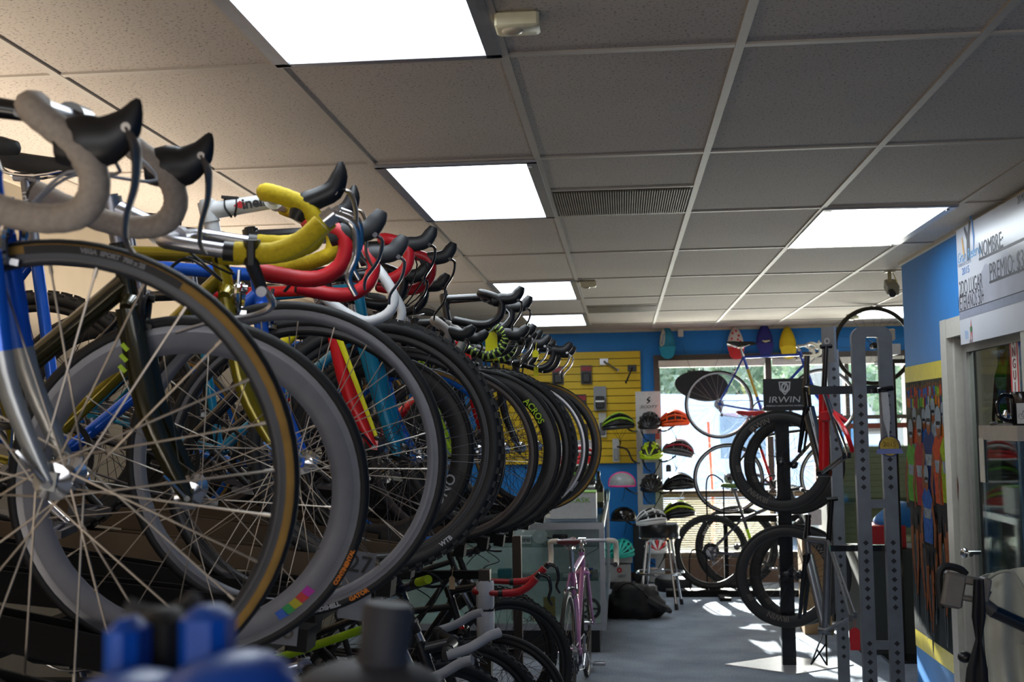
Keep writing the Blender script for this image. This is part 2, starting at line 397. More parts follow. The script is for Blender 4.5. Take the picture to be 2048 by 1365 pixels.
            t.obj('brake_hood', q['hood'], bo)
            t = MB(); t.tube(catmull(lv, 4), [.011, .0115, .0085, .007, .0065, .005] if q['hoodk'] == 'horn1' else [.006, .0085, .008, .0075, .005], 8, ell=(.55, 1.25), upv=(1, 0, 0)); t.cyl(V(lv[0])+V((0, -.012, 0)), V(lv[0])+V((0, .012, 0)), .006, 8)
            t.obj('brake_lever', q['lev'], bo)
    elif kind == 'flat':
        rise = q.get('rise', .0); w = q.get('fbw', .33); sw = q.get('sweep', .035)
        pts = [(-sw, -w, rise), (-sw*.7, -w*.6, rise), (-.004, -w*.28, rise*.2), (0, -.05, 0), (0, .05, 0), (-.004, w*.28, rise*.2), (-sw*.7, w*.6, rise), (-sw, w, rise)]
        b.tube(catmull(pts, 4), .0135, 10); bo = b.obj('handlebar', q['barm'], root, SB)
        for s in (-1, 1):
            g = MB(); A = V((-sw*.85, w*.72*s, rise)); B = V((-sw, (w+.004)*s, rise)); n = 14
            g.tube([A+(B-A)*i/n for i in range(n+1)], [.0165+(.001 if i % 2 else 0) for i in range(n+1)], 10)
            g.obj('grip', (q['grip2'] if (s > 0 and q['grip2']) else q['grip']), bo)
            l = MB(); l.cyl((-sw*.7+.0, w*.6*s-.01*s, rise), (-sw*.72, w*.66*s, rise), .018, 10); l.tube([(-sw*.6, w*.62*s, rise-.004), (.04, w*.66*s, rise-.016), (.045, w*.9*s, rise-.02)], [.007, .006, .005], 8)
            l.obj('brake_lever', q['lev'], bo)
            if q.get('barends'):
                l = MB(); l.tube(catmull([(-sw, w*s, rise), (.03, w*s*1.01, rise+.02), (.085, w*s, rise+.05), (.12, w*s*.96, rise+.06)], 4), .0145, 10); l.obj('bar_end', q['barends'], bo)
    elif kind == 'bull':
        hn = q.get('horn', 1.); side = [(0, 0, 0), (0, w*.6, 0), (.006, w*.86, 0), (.03, w, .0), (.1*hn, w, -.004), (.15*hn, w, .002), (.185*hn, w, .026), (.21*hn, w, .06)]
        full = [V((x, -y, z)) for x, y, z in reversed(side[1:])]+[V(p) for p in side]
        b.tube(catmull([V((x, y, z)) for x, y, z in full], 4), .0125, 10); bo = b.obj('handlebar', q['barm'], root, SB)
        for s in (-1, 1):
            t = MB(); pts = catmull([V((x, y*s, z)) for x, y, z in side[4:]], 6); t.tube(pts, [q.get('tr', .0158)+(.0006 if i % 2 else 0) for i in range(len(pts))], 10); t.obj('bar_tape', q['tape'], bo)
            t = MB(); t.tube([pts[0]-V((.018, 0, 0)), pts[0]+V((.002, 0, 0))], .0168, 10); t.obj('tape_band', BLK, bo)
            t = MB(); e = V((.213*hn, w*s, .064)); t.tube([e, e+V((.016, 0, .016))], .015, 10); t.tube(catmull([e+V((.014, 0, .014)), e+V((.05, 0, 0)), e+V((.06, 0, -.05)), e+V((.05, 0, -.09)), e+V((.066, 0, -.12))], 4), [.009, .008, .007, .006, .005], 8, ell=(1, .7)); t.obj('brake_lever', q['lev'], bo)
    if q['cables'] and bo is not None:
        for s in (-1, 1):
            c = MB(); A = cl+V((.03, .1*s, -.01)); 
            c.tube(catmull([A, A+V((.07, -.01*s, -.05)), crown+V((.09, .02*s, .10)), crown+V((.045, .006*s, .05))], 5), .0025, 6); c.obj('brake_cable', q.get('cabm', BLKM), root, S)
    # brakes
    if q['brake'] == 'cal':
        for nm, base, dr, mt in (('front_brake', crown+nf*.026, V((0, 0, -1)), S), ('rear_brake', rh+(sj-rh).normalized()*(R+.035)+V((-.012, 0, .008)), -V((sj-rh)).normalized(), None)):
            if nm == 'rear_brake' and 'rear' in hd: continue
            c = MB()
            for s in (-1, 1): c.tube(catmull([base+V((0, -.004*s, .012)), base+V((0, .022*s, .014)), base+V((0, .036*s, -.006)), base+dr*.032+V((.002, .03*s, 0)), base+dr*.044+V((.002, .018*s, 0))], 3), [.006, .0075, .007, .006, .006], 8)
            c.cyl(base+V((-.012, 0, .008)), base+V((.016, 0, .008)), .008, 10); c.tube([base+V((0, -.028, .012)), base+V((0, -.03, .045))], .004, 6)
            c.box(base+dr*.043+V((.0, .017, 0)), (.04, .008, .009)); c.box(base+dr*.043+V((.0, -.017, 0)), (.04, .008, .009))
            c.obj(nm, q['brm'], root, mt)
    # saddle
    if 'saddle' not in hd:
        b = MB(); b.tube([sc-sd*.03, sp1], q.get('spr', .0136), 12); b.tube([sc-sd*.012, sc+sd*.012], .018, 12); b.tube([sp1-V((.03, 0, -.004)), sp1+V((.03, 0, .004))], .011, 8); b.obj('seat_post', q['sadm'], root)
        b = MB(); c = sp1+V((.0, 0, .05)); sec = []
        prof = [(-.13, .066, .012, .004), (-.12, .072, .02, .008), (-.07, .066, .024, .006), (-.02, .036, .026, 0), (.05, .021, .024, 0), (.11, .017, .022, .001), (.145, .011, .016, -.004), (.152, .003, .006, -.01)]
        n = 12; vs = []
        for x, ww, h, dz in prof:
            for j in range(n):
                a = 2*PI*j/n; yy = math.cos(a)*ww; zz = math.sin(a); zz = zz*h*.5 if zz > 0 else zz*h*(1.5 if abs(math.cos(a)) > .5 else .7)
                vs.append(c+V((x, yy, zz+dz)))
        fs = [(i*n+j, i*n+(j+1) % n, (i+1)*n+(j+1) % n, (i+1)*n+j) for i in range(len(prof)-1) for j in range(n)]+[tuple(range(n-1, -1, -1)), tuple((len(prof)-1)*n+j for j in range(n))]
        b.add(vs, fs)
        so = b.obj('saddle', q['sad'], root); b = MB()
        for s in (-1, 1): b.tube(catmull([c+V((-.1, .03*s, -.012)), c+V((-.05, .022*s, -.04)), c+V((.03, .02*s, -.04)), c+V((.11, .008*s, -.012))], 3), .0035, 6)
        b.obj('saddle_rail', CHR, so)
    # drivetrain
    if 'drive' not in hd:
        b = MB(); yc = -.045; rc_ = q.get('ring', .1)
        b.lathe([(rc_-.014, yc-.0015), (rc_, yc-.002), (rc_, yc+.002), (rc_-.014, yc+.0015)], 40, place(bb, AXLE @ M.Rotation(0, 4, 'Z')) @ M.Scale(-1, 4, (0, 0, 1)) if False else place(bb, M.Identity(4)) @ M.Rotation(PI/2, 4, 'X') @ M.Scale(-1, 4, V((0, 0, 1))), closed=True)
        for i in range(5):
            a = 2*PI*i/5+.3; b.tube([bb+V((0, yc, 0)), bb+V((math.cos(a)*(rc_-.01), yc, math.sin(a)*(rc_-.01)))], [.012, .006], 6, ell=(1, .4), upv=(0, 1, 0))
        ca = r_(q.get('cang', -35)); cd = V((math.cos(ca), 0, math.sin(ca)))
        for s in (-1, 1):
            k = 1 if s < 0 else -1
            b.tube([bb+V((0, .05*s, 0)), bb+V((0, .062*s, 0))], .014, 10); b.tube([bb+V((0, .06*s, 0)), bb+cd*.172*k+V((0, .066*s, 0))], [.013, .009], 8, ell=(.6, 1.1), upv=(0, 1, 0))
        co = b.obj('crankset', q['crank'], root)
        if 'pedal' not in hd:
            for s in (-1, 1):
                k = 1 if s < 0 else -1; e = bb+cd*.172*k+V((0, .066*s, 0)); p_ = MB()
                p_.tube([e, e+V((0, .09*s, 0))], .006, 8); p_.box(e+V((.03, .055*s, 0)), (.008, .075, .016)); p_.box(e+V((-.03, .055*s, 0)), (.008, .075, .016)); p_.box(e+V((0, .02*s, 0)), (.06, .006, .016)); p_.box(e+V((0, .09*s, 0)), (.06, .006, .016))
                p_.obj('pedal', q.get('pedm', DALU), co)
        if 'rear' not in hd:
            b = MB(); n_c = 7
            for i in range(n_c):
                rr = .024+.004*i if 1 else 0; y = -.05+.0042*i; b.lathe([(rr-.007, y-.0009), (rr, y-.0009), (rr, y+.0009), (rr-.007, y+.0009)], 24, place(rh, M.Rotation(PI/2, 4, 'X') @ M.Scale(-1, 4, V((0, 0, 1)))), closed=True)
            b.obj('cassette', q.get('casm', ALU), root)
            b = MB(); y = yc; tr = .036
            b.tube([rh+V((0, y, tr)), bb+V((0, y, rc_))], .0032, 5); b.tube([rh+V((.02, y, -.105)), bb+V((0, y, -rc_))], .0032, 5); b.tube([rh+V((-.028, y, -.012)), rh+V((-.008, y, -.055)), rh+V((.032, y, -.075)), rh+V((.02, y, -.105))], .0032, 5); b.obj('chain', q.get('chm', DALU), root)
            b = MB(); b.tube([rh+V((.0, -.066, -.014)), rh+V((.02, -.068, -.05)), rh+V((.012, -.05, -.075))], [.011, .012, .009], 8)
            for pz, px in ((-.058, .008), (-.105, .02)): b.lathe([(.004, -.004), (.016, -.004), (.016, .004), (.004, .004)], 12, place(rh+V((px, y, pz)), AXLE), closed=True)
            b.tube([rh+V((.008, y-.007, -.058)), rh+V((.02, y-.007, -.105))], .006, 6); b.obj('rear_derailleur', q.get('derm', DALU), root)
    if q.get('bottle'):
        d = (dj-bb).normalized(); u = V((0, 1, 0)).cross(d); u = -u if u.z < 0 else u; c0 = bb+d*.2+u*.052
        b = MB(); b.tube([c0-d*.01, c0+d*.0, c0+d*.11, c0+d*.125, c0+d*.14, c0+d*.165], [.03, .036, .036, .03, .034, .015], 14); b.obj('bottle_cage', q['bottle'], root)
    info = dict(root=root, wheel=fwheel, rwheel=rwheel, frame=fro, bar=bo, stem=sto, S=S, crown=crown, h0=h0, h1=h1, cl=cl, bb=bb, fh=fh, rh=rh, mw=mw, SB=SB, q=q, sj=sj, fork=fko)
    return info
def rim_text(wl, items):
    """items: (body, size, radius, angle in degrees, y, material, flip)"""
    by = {}
    for body, size, rad, a, y, m, flip in items:
        b = MB(); arc_text(b, body, size, rad, math.radians(a), y, .0006, 1.0, flip); b.obj('lettering', m, wl)
# ---------------------------------------------------------------- setting
XL, XR, YF, YB = -2.3, 1.747, 12.37, -3.6
YC = 7.55; XA = 4.2          # where the mural wall stops, alcove beyond
GX0, GY0 = -1.506, 1.833     # ceiling grid
def ceil_mat():
    m = bpy.data.materials.new('acoustic_tile'); m.use_nodes = True; nt = m.node_tree; b = nt.nodes['Principled BSDF']; b.inputs['Roughness'].default_value = .9
    tc = nt.nodes.new('ShaderNodeTexCoord'); mp = nt.nodes.new('ShaderNodeMapping'); mp.inputs['Scale'].default_value = (1, 1, 1)
    nt.links.new(tc.outputs['Object'], mp.inputs['Vector'])
    n1 = nt.nodes.new('ShaderNodeTexNoise'); n1.inputs['Scale'].default_value = 120; n1.inputs['Detail'].default_value = 3; n1.inputs['Roughness'].default_value = .65
    n2 = nt.nodes.new('ShaderNodeTexNoise'); n2.inputs['Scale'].default_value = .9; n2.inputs['Detail'].default_value = 3
    for n in (n1, n2): nt.links.new(mp.outputs[0], n.inputs['Vector'])
    r = nt.nodes.new('ShaderNodeValToRGB'); r.color_ramp.elements[0].position = .34; r.color_ramp.elements[1].position = .43
    r.color_ramp.elements[0].color = (*lin('#6f665c'), 1); r.color_ramp.elements[1].color = (*lin('#bdb2a5'), 1)
    r2 = nt.nodes.new('ShaderNodeValToRGB'); r2.color_ramp.elements[0].position = .35; r2.color_ramp.elements[1].position = .62
    r2.color_ramp.elements[0].color = (.86, .85, .86, 1); r2.color_ramp.elements[1].color = (1, 1, 1, 1)
    mx = nt.nodes.new('ShaderNodeMix'); mx.data_type = 'RGBA'; mx.blend_type = 'MULTIPLY'; mx.inputs['Factor'].default_value = 1
    nt.links.new(n1.outputs['Fac'], r.inputs['Fac']); nt.links.new(n2.outputs['Fac'], r2.inputs['Fac'])
    nt.links.new(r.outputs[0], mx.inputs['A']); nt.links.new(r2.outputs[0], mx.inputs['B']); nt.links.new(mx.outputs['Result'], b.inputs['Base Color'])
    bp = nt.nodes.new('ShaderNodeBump'); bp.inputs['Strength'].default_value = .3; bp.inputs['Distance'].default_value = .003
    nt.links.new(n1.outputs['Fac'], bp.inputs['Height']); nt.links.new(bp.outputs[0], b.inputs['Normal']); return m
def carpet_mat():
    m = bpy.data.materials.new('carpet'); m.use_nodes = True; nt = m.node_tree; b = nt.nodes['Principled BSDF']; b.inputs['Roughness'].default_value = .95; b.inputs['Specular IOR Level'].default_value = .1
    tc = nt.nodes.new('ShaderNodeTexCoord'); n = nt.nodes.new('ShaderNodeTexNoise'); n.inputs['Scale'].default_value = 160; n.inputs['Detail'].default_value = 4
    n2 = nt.nodes.new('ShaderNodeTexNoise'); n2.inputs['Scale'].default_value = 3
    nt.links.new(tc.outputs['Object'], n.inputs['Vector']); nt.links.new(tc.outputs['Object'], n2.inputs['Vector'])
    ad = nt.nodes.new('ShaderNodeMath'); ad.operation = 'ADD'; nt.links.new(n.outputs['Fac'], ad.inputs[0]); ml = nt.nodes.new('ShaderNodeMath'); ml.operation = 'MULTIPLY'; ml.inputs[1].default_value = .35
    nt.links.new(n2.outputs['Fac'], ml.inputs[0]); nt.links.new(ml.outputs[0], ad.inputs[1])
    r = nt.nodes.new('ShaderNodeValToRGB'); r.color_ramp.elements[0].position = .5; r.color_ramp.elements[1].position = .85
    r.color_ramp.elements[0].color = (*lin('#626b79'), 1); r.color_ramp.elements[1].color = (*lin('#a9b3c2'), 1)
    nt.links.new(ad.outputs[0], r.inputs['Fac']); nt.links.new(r.outputs[0], b.inputs['Base Color'])
    bp = nt.nodes.new('ShaderNodeBump'); bp.inputs['Strength'].default_value = .5; bp.inputs['Distance'].default_value = .004; nt.links.new(n.outputs['Fac'], bp.inputs['Height']); nt.links.new(bp.outputs[0], b.inputs['Normal'])
    return m
BLUEW = mat('#0c78c4', .55, noise=.04, scale=6); CREAM = mat('#978b77', .7, noise=.05, scale=5); YEL = mat('#d9b411', .5, noise=.04, scale=8); BRN = mat('#4a4038', .5)
b = MB(); b.box2((XL-.1, YB, -.08), (XA, YF+.1, 0)); struct('floor', b, carpet_mat())
b = MB()
lights = [(1, 0, 1), (1, 2, 3), (4, 3, 4), (1, 5, 6), (1, 7, 8), (6, 7, 8), (1, -2, -1), (4, -1, 0)]
b.box2((XL-.1, YB, CEIL), (XA, YF+.1, CEIL+.06)); struct('ceiling', b, ceil_mat())
TB = mat('#aea497', .6, noise=.03)
b = MB()
for i in range(-2, 11):
    x = GX0+.6096*i
    if XL < x < XA: b.box2((x-.012, YB, CEIL-.007), (x+.012, YF if x < 9 else YF, CEIL))
for j in range(-4, 9):
    y = GY0+1.2192*j
    if y > YB: b.box2((XL, y-.012, CEIL-.006), (XA, y+.012, CEIL))
for i, j in ((2, 2), (2, 6)):
    y = GY0+1.2192*j+.61; b.box2((GX0+.6096*i, y-.012, CEIL-.006), (GX0+.6096*(i+1), y+.012, CEIL))
struct('trim_1', b, TB)
# walls
b = MB(); b.box2((XL-.1, YB, 0), (XL, YF+.1, CEIL)); struct('wall_left', b, CREAM)
b = MB(); b.box2((XL, YB-.1, 0), (XA, YB, .9)); b.box2((XL, YB-.1, 2.3), (XA, YB, CEIL)); b.box2((XL, YB-.1, .9), (-2.1, YB, 2.3)); b.box2((1.5, YB-.1, .9), (XA, YB, 2.3)); struct('wall_behind', b, CREAM)
WX0, WX1, WZ0, WZ1 = .33, 2.9, .93, 2.31   # upper window; lower window below the rail down to LZ
LZ0, LZ1 = .24, .86
b = MB(); b.box2((XL, YF, 0), (WX0, YF+.1, CEIL)); b.box2((WX0, YF, WZ1), (XA, YF+.1, CEIL)); b.box2((WX0, YF, 0), (WX1, YF+.1, LZ0)); b.box2((WX1, YF, 0), (XA, YF+.1, WZ1)); struct('wall_far', b, BLUEW)
b = MB(); b.box2((XA, YC, 0), (XA+.1, YF+.1, CEIL)); b.box2((XR+.1, YC-.1, 0), (XA+.1, YC, CEIL)); struct('wall_alcove', b, CREAM)
DY0, DY1, DZ = 5.25, 6.42, 2.03   # glazed door in the mural wall
b = MB(); b.box2((XR, DY1, 0), (XR+.1, YC, CEIL)); b.box2((XR, YB, 0), (XR+.1, DY0, CEIL)); b.box2((XR, DY0, DZ), (XR+.1, DY1, CEIL)); struct('wall_right', b, BLUEW)
# ceiling/wall edge strip
b = MB(); b.box2((XL, YF-.02, CEIL-.025), (XA, YF, CEIL)); b.box2((XR-.02, YB, CEIL-.02), (XR, YC, CEIL)); b.box2((XL, YB, CEIL-.02), (XL+.02, YF, CEIL)); struct('trim_2', b, mat('#cfc3ad', .6))
# window
b = MB(); w = .06
yw0, yw1 = YF-.05, YF+.1
for x in (WX0, 1.46, WX1-w): b.box2((x, yw0, LZ0), (x+w, yw1, WZ1))
for z in (LZ0, LZ1, WZ1-w):
    for xa, xb in ((WX0+w, 1.46), (1.46+w, WX1-w)): b.box2((xa, yw0+.002, z), (xb, yw1-.002, z+w-.001))
b.box2((2.25, yw0+.004, LZ1+w), (2.29, yw1-.004, WZ1-w)); b.box2((1.52, yw0+.006, 1.62), (2.25, yw1-.006, 1.66)); b.box2((2.29, yw0+.006, 1.62), (WX1-w, yw1-.006, 1.66))
fr = struct('window_1', b, BRN)
b = MB(); b.box2((WX0+.02, YF+.03, LZ0), (WX1-.02, YF+.036, WZ1-.02)); b.obj('pane', glassmat('#f1f5f5', .06), fr)
b = MB(); b.box2((WX0+.05, YF-.09, WZ1-.13), (1.45, YF-.05, WZ1-.06)); b.box2((1.53, YF-.09, WZ1-.13), (WX1-.08, YF-.05, WZ1-.06)); b.obj('blind_headrail', mat('#d8d2c4', .5), fr)
b = MB(); b.box2((WX0, YF-.10, LZ1-.005), (WX1, YF-.05, LZ1+.03)); b.obj('window_sill', mat('#8a7358', .5), fr)
b = MB(); b.box2((WX0, YF-.08, .0), (WX1, YF-.05, .24)); b.box2((XL, YF-.02, 0), (WX0, YF, .1)); struct('baseboard_far', b, mat('#6d5545', .6))
b = MB(); n = 24
for i in range(n):
    z = LZ0+.08+(LZ1-LZ0-.1)*i/(n-1); b.box((.93, YF-.075, z), (1.14, .024, .0016), R=M.Rotation(.5, 3, 'X')); 
for x in (.55, .93, 1.3): b.box2((x-.001, YF-.088, LZ0+.06), (x+.001, YF-.086, LZ1))
t_ = b.obj('window_blind', mat('#d9d2c0', .5)); tag(t_, 'cream slatted blind lowered over the low window behind the small bike rack', 'blind')
# ceiling light troffers: lamps behind a prismatic sheet
def panel_mat():
    m = bpy.data.materials.new('lit_diffuser'); m.use_nodes = True; nt = m.node_tree; nt.nodes.clear()
    tc = nt.nodes.new('ShaderNodeTexCoord'); sp = nt.nodes.new('ShaderNodeSeparateXYZ'); nt.links.new(tc.outputs['Object'], sp.inputs[0])
    a = nt.nodes.new('ShaderNodeMath'); a.operation = 'MULTIPLY'; a.inputs[1].default_value = 2*PI/.29; nt.links.new(sp.outputs['X'], a.inputs[0])
    ph = nt.nodes.new('ShaderNodeMath'); ph.operation = 'ADD'; ph.inputs[1].default_value = PI; nt.links.new(a.outputs[0], ph.inputs[0])
    c = nt.nodes.new('ShaderNodeMath'); c.operation = 'COSINE'; nt.links.new(ph.outputs[0], c.inputs[0])
    mp = nt.nodes.new('ShaderNodeMapRange'); mp.inputs['From Min'].default_value = -1; mp.inputs['To Min'].default_value = 6; mp.inputs['To Max'].default_value = 10; nt.links.new(c.outputs[0], mp.inputs['Value'])
    e = nt.nodes.new('ShaderNodeEmission'); e.inputs['Color'].default_value = (.84, .93, 1, 1); nt.links.new(mp.outputs[0], e.inputs['Strength'])
    o = nt.nodes.new('ShaderNodeOutputMaterial'); nt.links.new(e.outputs[0], o.inputs['Surface']); return m
PM = panel_mat(); first = None
LBL = {0: 'big lit ceiling panel nearest the grey-taped handlebar', 1: 'lit ceiling panel above the red-taped handlebars, left of the wide vent', 2: 'lit ceiling panel beside the blue mural wall', 3: 'lit ceiling panel just above the black drop handlebar by the tan sensor', 4: 'smallest lit ceiling panel close to the yellow slatwall', 5: 'lit ceiling panel half hidden behind the blue mural wall, above the hung wheel', 6: 'lit ceiling panel over the front of the shop', 7: 'lit ceiling panel over the door'}
for k, (i, j0, j1) in enumerate(lights[:6]):
    x = GX0+.6096*(i+.5); y = GY0+1.2192*(j0+.5)
    t = thing('ceiling_light', LBL[k].replace('left of', 'beside'), 'light', (x, y, CEIL-.004), 0, 'fluorescent ceiling panels')
    if first is None:
        b = MB(); 
        for s in (-1, 1): b.box((s*.281, 0, -.004), (.04, 1.19, .012)); b.box((0, s*.585, -.004), (.6, .03, .012))
        b.box((.27, -.52, -.013), (.012, .018, .006)); f_ = b.mesh('frame', mat('#9b9aa0', .35, .6)); b = MB(); b.box((0, 0, -.002), (.525, 1.145, .004)); d_ = b.mesh('diffuser', PM); first = 1
    link('frame', f_, t); link('diffuser', d_, t)
# air returns in the ceiling
GRL = mat('#6f6252', .6)
for n, (i, j) in enumerate(((2, 2), (2, 6))):
    x = GX0+.6096*(i+.5); y = GY0+1.2192*j+.92
    t = thing('ceiling_vent', ('large brown slatted vent beside the lit panel, dusty in the middle', 'small brown slatted vent near the far wall')[n], 'vent', (x, y, CEIL-.002), 0, 'ceiling vents')
    b = MB(); b.box((0, 0, -.002), (.57, .56, .004)); b.obj('backing', mat('#4d443a', .8, noise=.35, scale=7), t)
    b = MB(); 
    for q in range(56): b.box((-.28+.56*q/55, 0, -.007), (.0035, .56, .007))
    b.obj('grille', mat('#8e7f6b', .6, noise=.25, scale=7), t)
# small ceiling sensors
for n, (px, py, big, lab) in enumerate(((1035, 30, 1, 'cream plastic motion sensor with round lens beside the biggest ceiling light'), (1176, 563, 0, 'small tan ceiling sensor beside the middle ceiling light'), (1705, 630, 0, 'small tan ceiling sensor near the hung wheel'))):
    p = PZ(px, py, CEIL); t = thing('ceiling_sensor', lab, 'sensor', p, 0, 'ceiling sensors')
    b = MB(); s = 1.0 if big else 1.05; b.box((0, 0, -.02*s), (.105*s, .075*s, .04*s), bev=.006); b.obj('housing', mat('#cfc6a4', .5), t)
    b = MB(); b.ellip((-.012, -.006, -.04*s), (.026, .026, .009), 16, 5, R=M.Rotation(PI, 3, 'X'), z0=0.); b.obj('lens', mat('#b3a48c', .25), t)
# ---------------------------------------------------------------- outdoors beyond the window
b = MB(); b.box2((-14, YF+.15, -.15), (18, 40, -.1)); o = struct('ground_outside', b, mat('#b9bcc0', .8, noise=.1, scale=1))
b = MB(); b.box2((-14, 33, -.1), (18, 33.4, 5.5)); o = struct('wall_outside', b, mat('#d9dcdd', .8))
LF = [mat('#a3b79d', .6, noise=.3), mat('#c8d6c2', .6, noise=.3), mat('#86a08c', .6, noise=.3)]  # leaf greens paled: the bleaching glare is put into their colour
def tree(x, y, h, rad, lab, nleaf=1500, sd=1, z0=None):
    rnd = random.Random(sd); t = thing('street_tree', lab, 'tree', (x, y, -.1), 0, 'trees beyond the window')
    b = MB(); b.tube(catmull([(0, 0, 0), (.05, 0, h*.3), (-.05, .05, h*.6), (0, 0, h*.85)], 4), [.16, .13, .1, .04], 8)
    for i in range(7):
        a = i*2.4; z = h*(.42+.06*i); b.tube([(0, 0, z), (math.cos(a)*rad*.6, math.sin(a)*rad*.6, z+rad*.45)], [.06, .02], 6)
    b.obj('trunk', mat('#5b4a3c', .8), t); b = MB()
    for i in range(nleaf):
        while 1:
            p = V((rnd.uniform(-1, 1), rnd.uniform(-1, 1), rnd.uniform(-1, 1)))
            if p.length < 1: break
        c = V((p.x*rad, p.y*rad, h*.72+p.z*h*.34)); s = rnd.uniform(.09, .2); u = V((rnd.uniform(-1, 1), rnd.uniform(-1, 1), rnd.uniform(-1, 1))).normalized(); v = u.orthogonal().normalized()
        b.add([c-u*s, c+v*s*.5, c+u*s, c-v*s*.5], [(0, 1, 2, 3)], rnd.randrange(3))
    b.obj('foliage', LF, t)
tree(1.2, 22.0, 3.7, 2.3, 'leafy street tree seen behind the dark oval shade', 2600, 3)
tree(6.0, 20.5, 3.6, 2.2, 'leafy street tree seen above the black sign with the white crest', 2400, 5)
tree(-4.2, 24, 4.4, 2.4, 'leafy street tree seen behind the teal cap end of the window', 1600, 8)
# parked white van
t = thing('parked_van', 'white van parked outside, bright behind the orange helmet', 'van', (1.75, 17.6, -.1), 0)
b = MB(); VW = mat('#dcdedf', .4); b.prism([(-1.35, .35), (1.9, .35), (1.95, 1.2), (1.55, 2.05), (-1.3, 2.12), (-1.38, 1.9)], 1.7, place((0, .85, 0), MX((1,0,0), (0,0,1), (0,-1,0)))); b.obj('body', VW, t)
b = MB(); b.box((-.1, -.855, 1.52), (.62, .02, .62), bev=.008); b.obj('side_window', mat('#8b98a0', .2), t)
b = MB(); b.box((1.15, -.855, 1.5), (.62, .02, .5), bev=.008); b.obj('cab_window', mat('#5d7484', .1), t)
for x in (-.8, 1.3):
    b = MB(); b.lathe([(.05, -.1), (.2, -.1), (.33, -.09), (.35, -.06), (.35, .06), (.33, .09), (.05, .1)], 28, place((x, -.8, .35), AXLE)); b.obj('wheel', BLKM, t)
t_ = MB(); t_.tube([(1.02, 14.2, .0), (1.03, 14.2, .8), (1.0, 14.2, 1.62)], [.02, .02, .015], 8); o = t_.obj('marker_pole', mat('#ff5a1c', .5)); tag(o, 'thin orange pole standing outside behind the hanging wheel', 'pole')
# ---------------------------------------------------------------- light
w = bpy.data.worlds.new('world'); scn.world = w; w.use_nodes = True; nt = w.node_tree; bg = nt.nodes['Background']
bg.inputs['Color'].default_value = (.92, .95, 1, 1); bg.inputs['Strength'].default_value = 2.5
def lamp(nm, kind, loc, tgt, en, col, **k):
    l = bpy.data.lights.new(nm, kind); l.energy = en; l.color = col
    for a, v in k.items(): setattr(l, a, v)
    o = bpy.data.objects.new(nm, l); COL.objects.link(o); o.location = loc; d = V(tgt)-V(loc); o.rotation_euler = d.to_track_quat('-Z', 'Y').to_euler(); return o
lamp('sun', 'SUN', (0, 20, 6), (0+.15, 19, 6-.36), 75, (1, .94, .86), angle=.012)
lamp('added_ceiling_fill', 'AREA', (XL+.36, 4.4, 2.0), (XL+.3, 4.4, CEIL+.35), 76, (1, .88, .74), shape='RECTANGLE', size=.3, size_y=8.0).rotation_euler = (PI, -.12, 0)  # unseen fill strip added along the left wall to brighten the ceiling
lamp('added_floor_fill', 'AREA', (-1.5, -.7, .04), (-1.5, -.3, CEIL), 45, (1, .88, .74), shape='RECTANGLE', size=1.4, size_y=2.0)  # fill lamp added behind the camera to lift the near ceiling
lamp('daylight_front_window', 'AREA', (-.3, YB+.1, 1.7), (-.3, 2, 1.6), 22, (1, .93, .85), shape='RECTANGLE', size=3.2, size_y=1.2)
lamp('added_pavement_fill', 'AREA', (1.6, YF+3.0, -.08), (1.2, 8.0, CEIL), 3200, (1, .93, .82), shape='RECTANGLE', size=4.5, size_y=2.4)  # extra lamp outside, standing in for pavement bounce on the far ceiling
lamp('added_store_room_fill', 'AREA', (XR+.45, 5.6, 2.45), (XR+.45, 5.6, 0), 34, (1, .97, .92), shape='RECTANGLE', size=.5, size_y=1.2)  # invented fill so the poster shows through the door glass
scn.view_settings.exposure = -.25
# ---------------------------------------------------------------- bikes on the upper tier of the rack
G_UP = 'bikes on the upper tier of the rack'
CBLU = mat('#1a5fd0', .18, .35, coat=.6); CGOLD = mat('#8a7a12', .2, .5, coat=.6); COLV = mat('#2b2709', .18, .3, coat=.7); CTEAL = mat('#0f7fa6', .25, .2, coat=.5); CSIL = mat('#9a9c9c', .25, .5, coat=.4)
CRED = mat('#c4141c', .25, .1, coat=.5); CLIME = mat('#a7cf12', .35); CBK = mat('#121216', .25, .1, coat=.5); CMBK = mat('#18181b', .5); CWHT = mat('#d6d9dc', .3, coat=.4); CBL2 = mat('#1566c8', .2, .4, coat=.5)
LEVM = mat('#8f8882', .34, .85); TGRY = mat('#a4988c', .8, noise=.12, scale=120, bump=.3); TYEL = mat('#cdb310', .75, noise=.12, scale=150, bump=.3); TRED = mat('#c01322', .45, noise=.1); TWHT = mat('#d9dadb', .4); TGR2 = mat('#a09b95', .7, noise=.1); TLIM = mat('#b9d95a', .6)
LIMT = mat('#b6dc10', .5); ORT = mat('#d87a16', .6); GRT = mat('#a9abb0', .5); REDT = mat('#c2202a', .5)
SEATRED = mat('#b11a22', .5)
DGR = mat('#3b3c41', .4, .3); GRIM = mat('#6f7078', .45, .15); CARB = mat('#1c1c1f', .35)
UP = []
def upb(px, py, Y, label, **kw):
    nm = kw.pop('name', 'road_bicycle')
    i = bike(nm, label, 'bicycle', G_UP, P(px, py, Y), **kw); UP.append(i); return i
